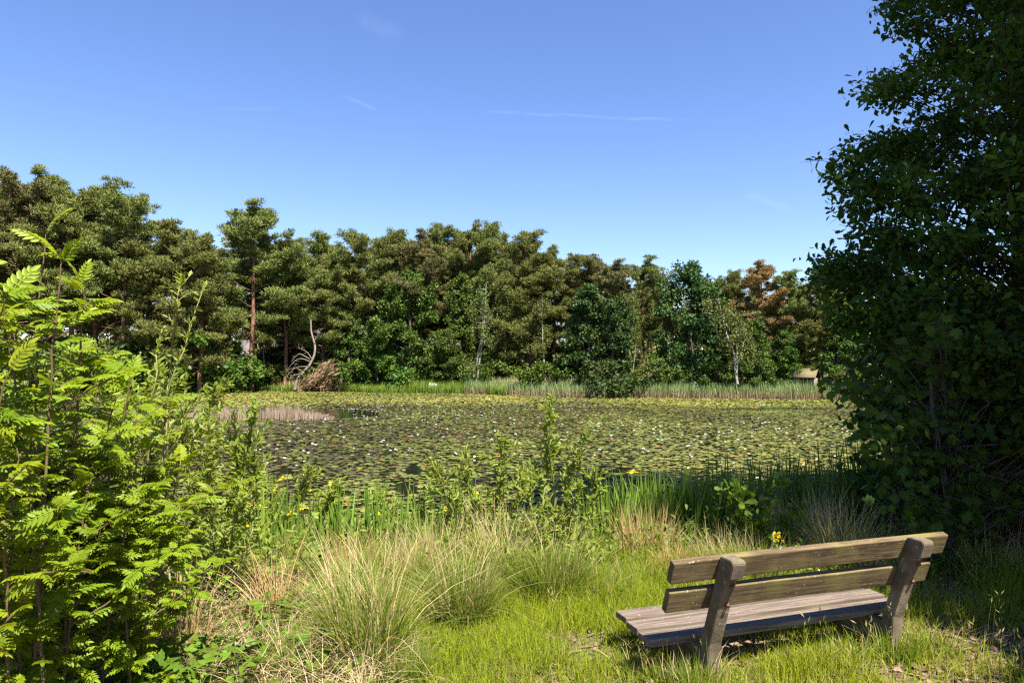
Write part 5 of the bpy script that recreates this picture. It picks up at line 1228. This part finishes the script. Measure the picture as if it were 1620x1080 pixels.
# flowering stalks
n = 330; X = rs.uniform(.2, 5.2, n); Y = rs.uniform(3.6, 7.4, n); c = cl[:n]
kk = ~((np.abs(X * .949 + Y * .314 - 3.3) < 3) & (np.abs(-(X - .828) * .314 + (Y - 3.957) * .949 - .3) < .34)); X = X[kk]; Y = Y[kk]; n = len(X)
hh = rs.uniform(.22, .42, n); az = rs.rand(n) * 7; Pz = np.stack([X, Y, hz(X, Y)], 1)
blades(nb, Pz, az, hh, .15, .003, .15, 4)
top = Pz + np.stack([np.cos(az) * hh * .13, np.sin(az) * hh * .13, hh * .92], 1)
for q in range(5):
    scatter(nb, T_NEEDLE, top + rs.normal(0, .008, (n, 3)) - np.array([0, 0, .02 * q]), nrm(rs.normal(0, .5, (n, 3)) + [0, 0, 1]), rdir(rs, n), rs.uniform(.03, .05, n), rs.uniform(.02, .14, n))
o = nb.build('lawn_grass', M['grass']); tag(o, 'short yellow green grass growing round the bench', 'grass', kind='stuff')

def ground_cover(name, label, px0, px1, d0, d1, n, h, mats, seed, dens=None):
    rs = RS(seed); nb = NB(); d = rs.uniform(d0, d1, n); x = (rs.uniform(px0, px1, n) - 810) / F * d
    k = rs.rand(n) < sstep(.25, .65, fbm(x * 1.5, d * 1.5, seed)); x = x[k]; d = d[k]; n = len(x); P_ = np.stack([x, d, np.maximum(hz(x, d), WZ - .1)], 1)
    m = n // 2; hh = h * rs.uniform(.4, 1.2, n) * (.6 + .7 * vn(x * 2, d * 2, seed))
    blades(nb, P_[:m], rs.rand(m) * 7, hh[:m], np.abs(rs.normal(.4, .3, m)), .007 * rs.uniform(.6, 1.5, m), np.where(rs.rand(m) < .12, rs.uniform(0, .36, m), np.clip(rs.normal(.8, .14, m), .42, 1)), 4, 0, rs.rand(m) * 7)
    q = P_[m:]; u = rs.rand(len(q), 1); cl = np.floor(q[:, :2] * 5) 
    pos = q + np.concatenate([rs.normal(0, .05, (len(q), 2)), hh[m:, None] * u], 1)
    scatter(nb, T_LENS, pos, nrm(rdir(rs, len(q)) + [0, 0, .3]), nrm(rdir(rs, len(q)) * .7 + [0, 0, .8]), rs.uniform(.035, .085, len(q)), np.clip(rs.normal(.5, .22, len(q)), 0, 1), 1)
    o = nb.build(name, [M[a] for a in mats]); tag(o, label, 'bank plants', kind='stuff')
ground_cover('bank_plants', 'mixed grass and small leafy plants on the sunny bank', 300, 960, 5.8, 9.4, 50000, .42, ('tussock', 'willow'), 301)
ground_cover('shaded_bank_plants', 'mixed grass and small leafy plants on the shaded bank', 940, 1640, 6.5, 10.2, 20000, .5, ('tussock', 'bramble'), 302)
ground_cover('undergrowth', 'dry grass and low green leaves under the rowans and brambles', -260, 600, 3.0, 7.0, 21000, .26, ('tussock', 'bramble'), 303)
rs = RS(310); nb = NB(); n = 5200; d = rs.uniform(3.9, 6.0, n); x = (rs.uniform(200, 600, n) - 810) / F * d; k = rs.rand(n) < sstep(.3, .6, fbm(x * 2.2, d * 2.2, 33)); x = x[k]; d = d[k]; n = len(x)
blades(nb, np.stack([x, d, hz(x, d)], 1), rs.rand(n) * 7, rs.uniform(.12, .5, n), np.clip(rs.normal(1.1, .45, n), .1, 1.8), .005 * rs.uniform(.6, 1.5, n), rs.uniform(.3, 1, n), 5, 0, rs.rand(n) * 7)
o = nb.build('dead_grass_mat', M['straw']); tag(o, 'matted pale dead grass between the brambles', 'dead grass', kind='stuff')
rs = RS(400); n = 26000; Y = rs.uniform(3.2, 8, n); X = rs.uniform(-.85, .9, n) * Y
b = bare(X, Y); k = rs.rand(n) < b * .8 + .03 + .3 * (X / Y < -.25); X = X[k]; Y = Y[k]; n = len(X); nb = NB()
az = rs.rand(n) * 7
scatter(nb, T_ROUND, np.stack([X, Y, hz(X, Y) + .004 + rs.rand(n) * .02], 1), np.stack([np.cos(az), np.sin(az), rs.normal(0, .25, n)], 1), nrm(rs.normal(0, .4, (n, 3)) + [0, 0, 1]), rs.uniform(.018, .055, n), rs.rand(n))
n2 = 1500; Y = rs.uniform(3.4, 6, n2); X = rs.uniform(-.2, .8, n2) * Y; az = rs.rand(n2) * 7
scatter(nb, T_NEEDLE, np.stack([X, Y, hz(X, Y) + .008], 1), np.stack([np.cos(az), np.sin(az), rs.normal(0, .1, n2)], 1), np.tile([0, 0, 1.], (n2, 1)), rs.uniform(.05, .16, n2), rs.rand(n2))
o = nb.build('leaf_litter', M['litter']); tag(o, 'dry brown fallen leaves and twigs on the bare ground', 'leaf litter', kind='stuff')
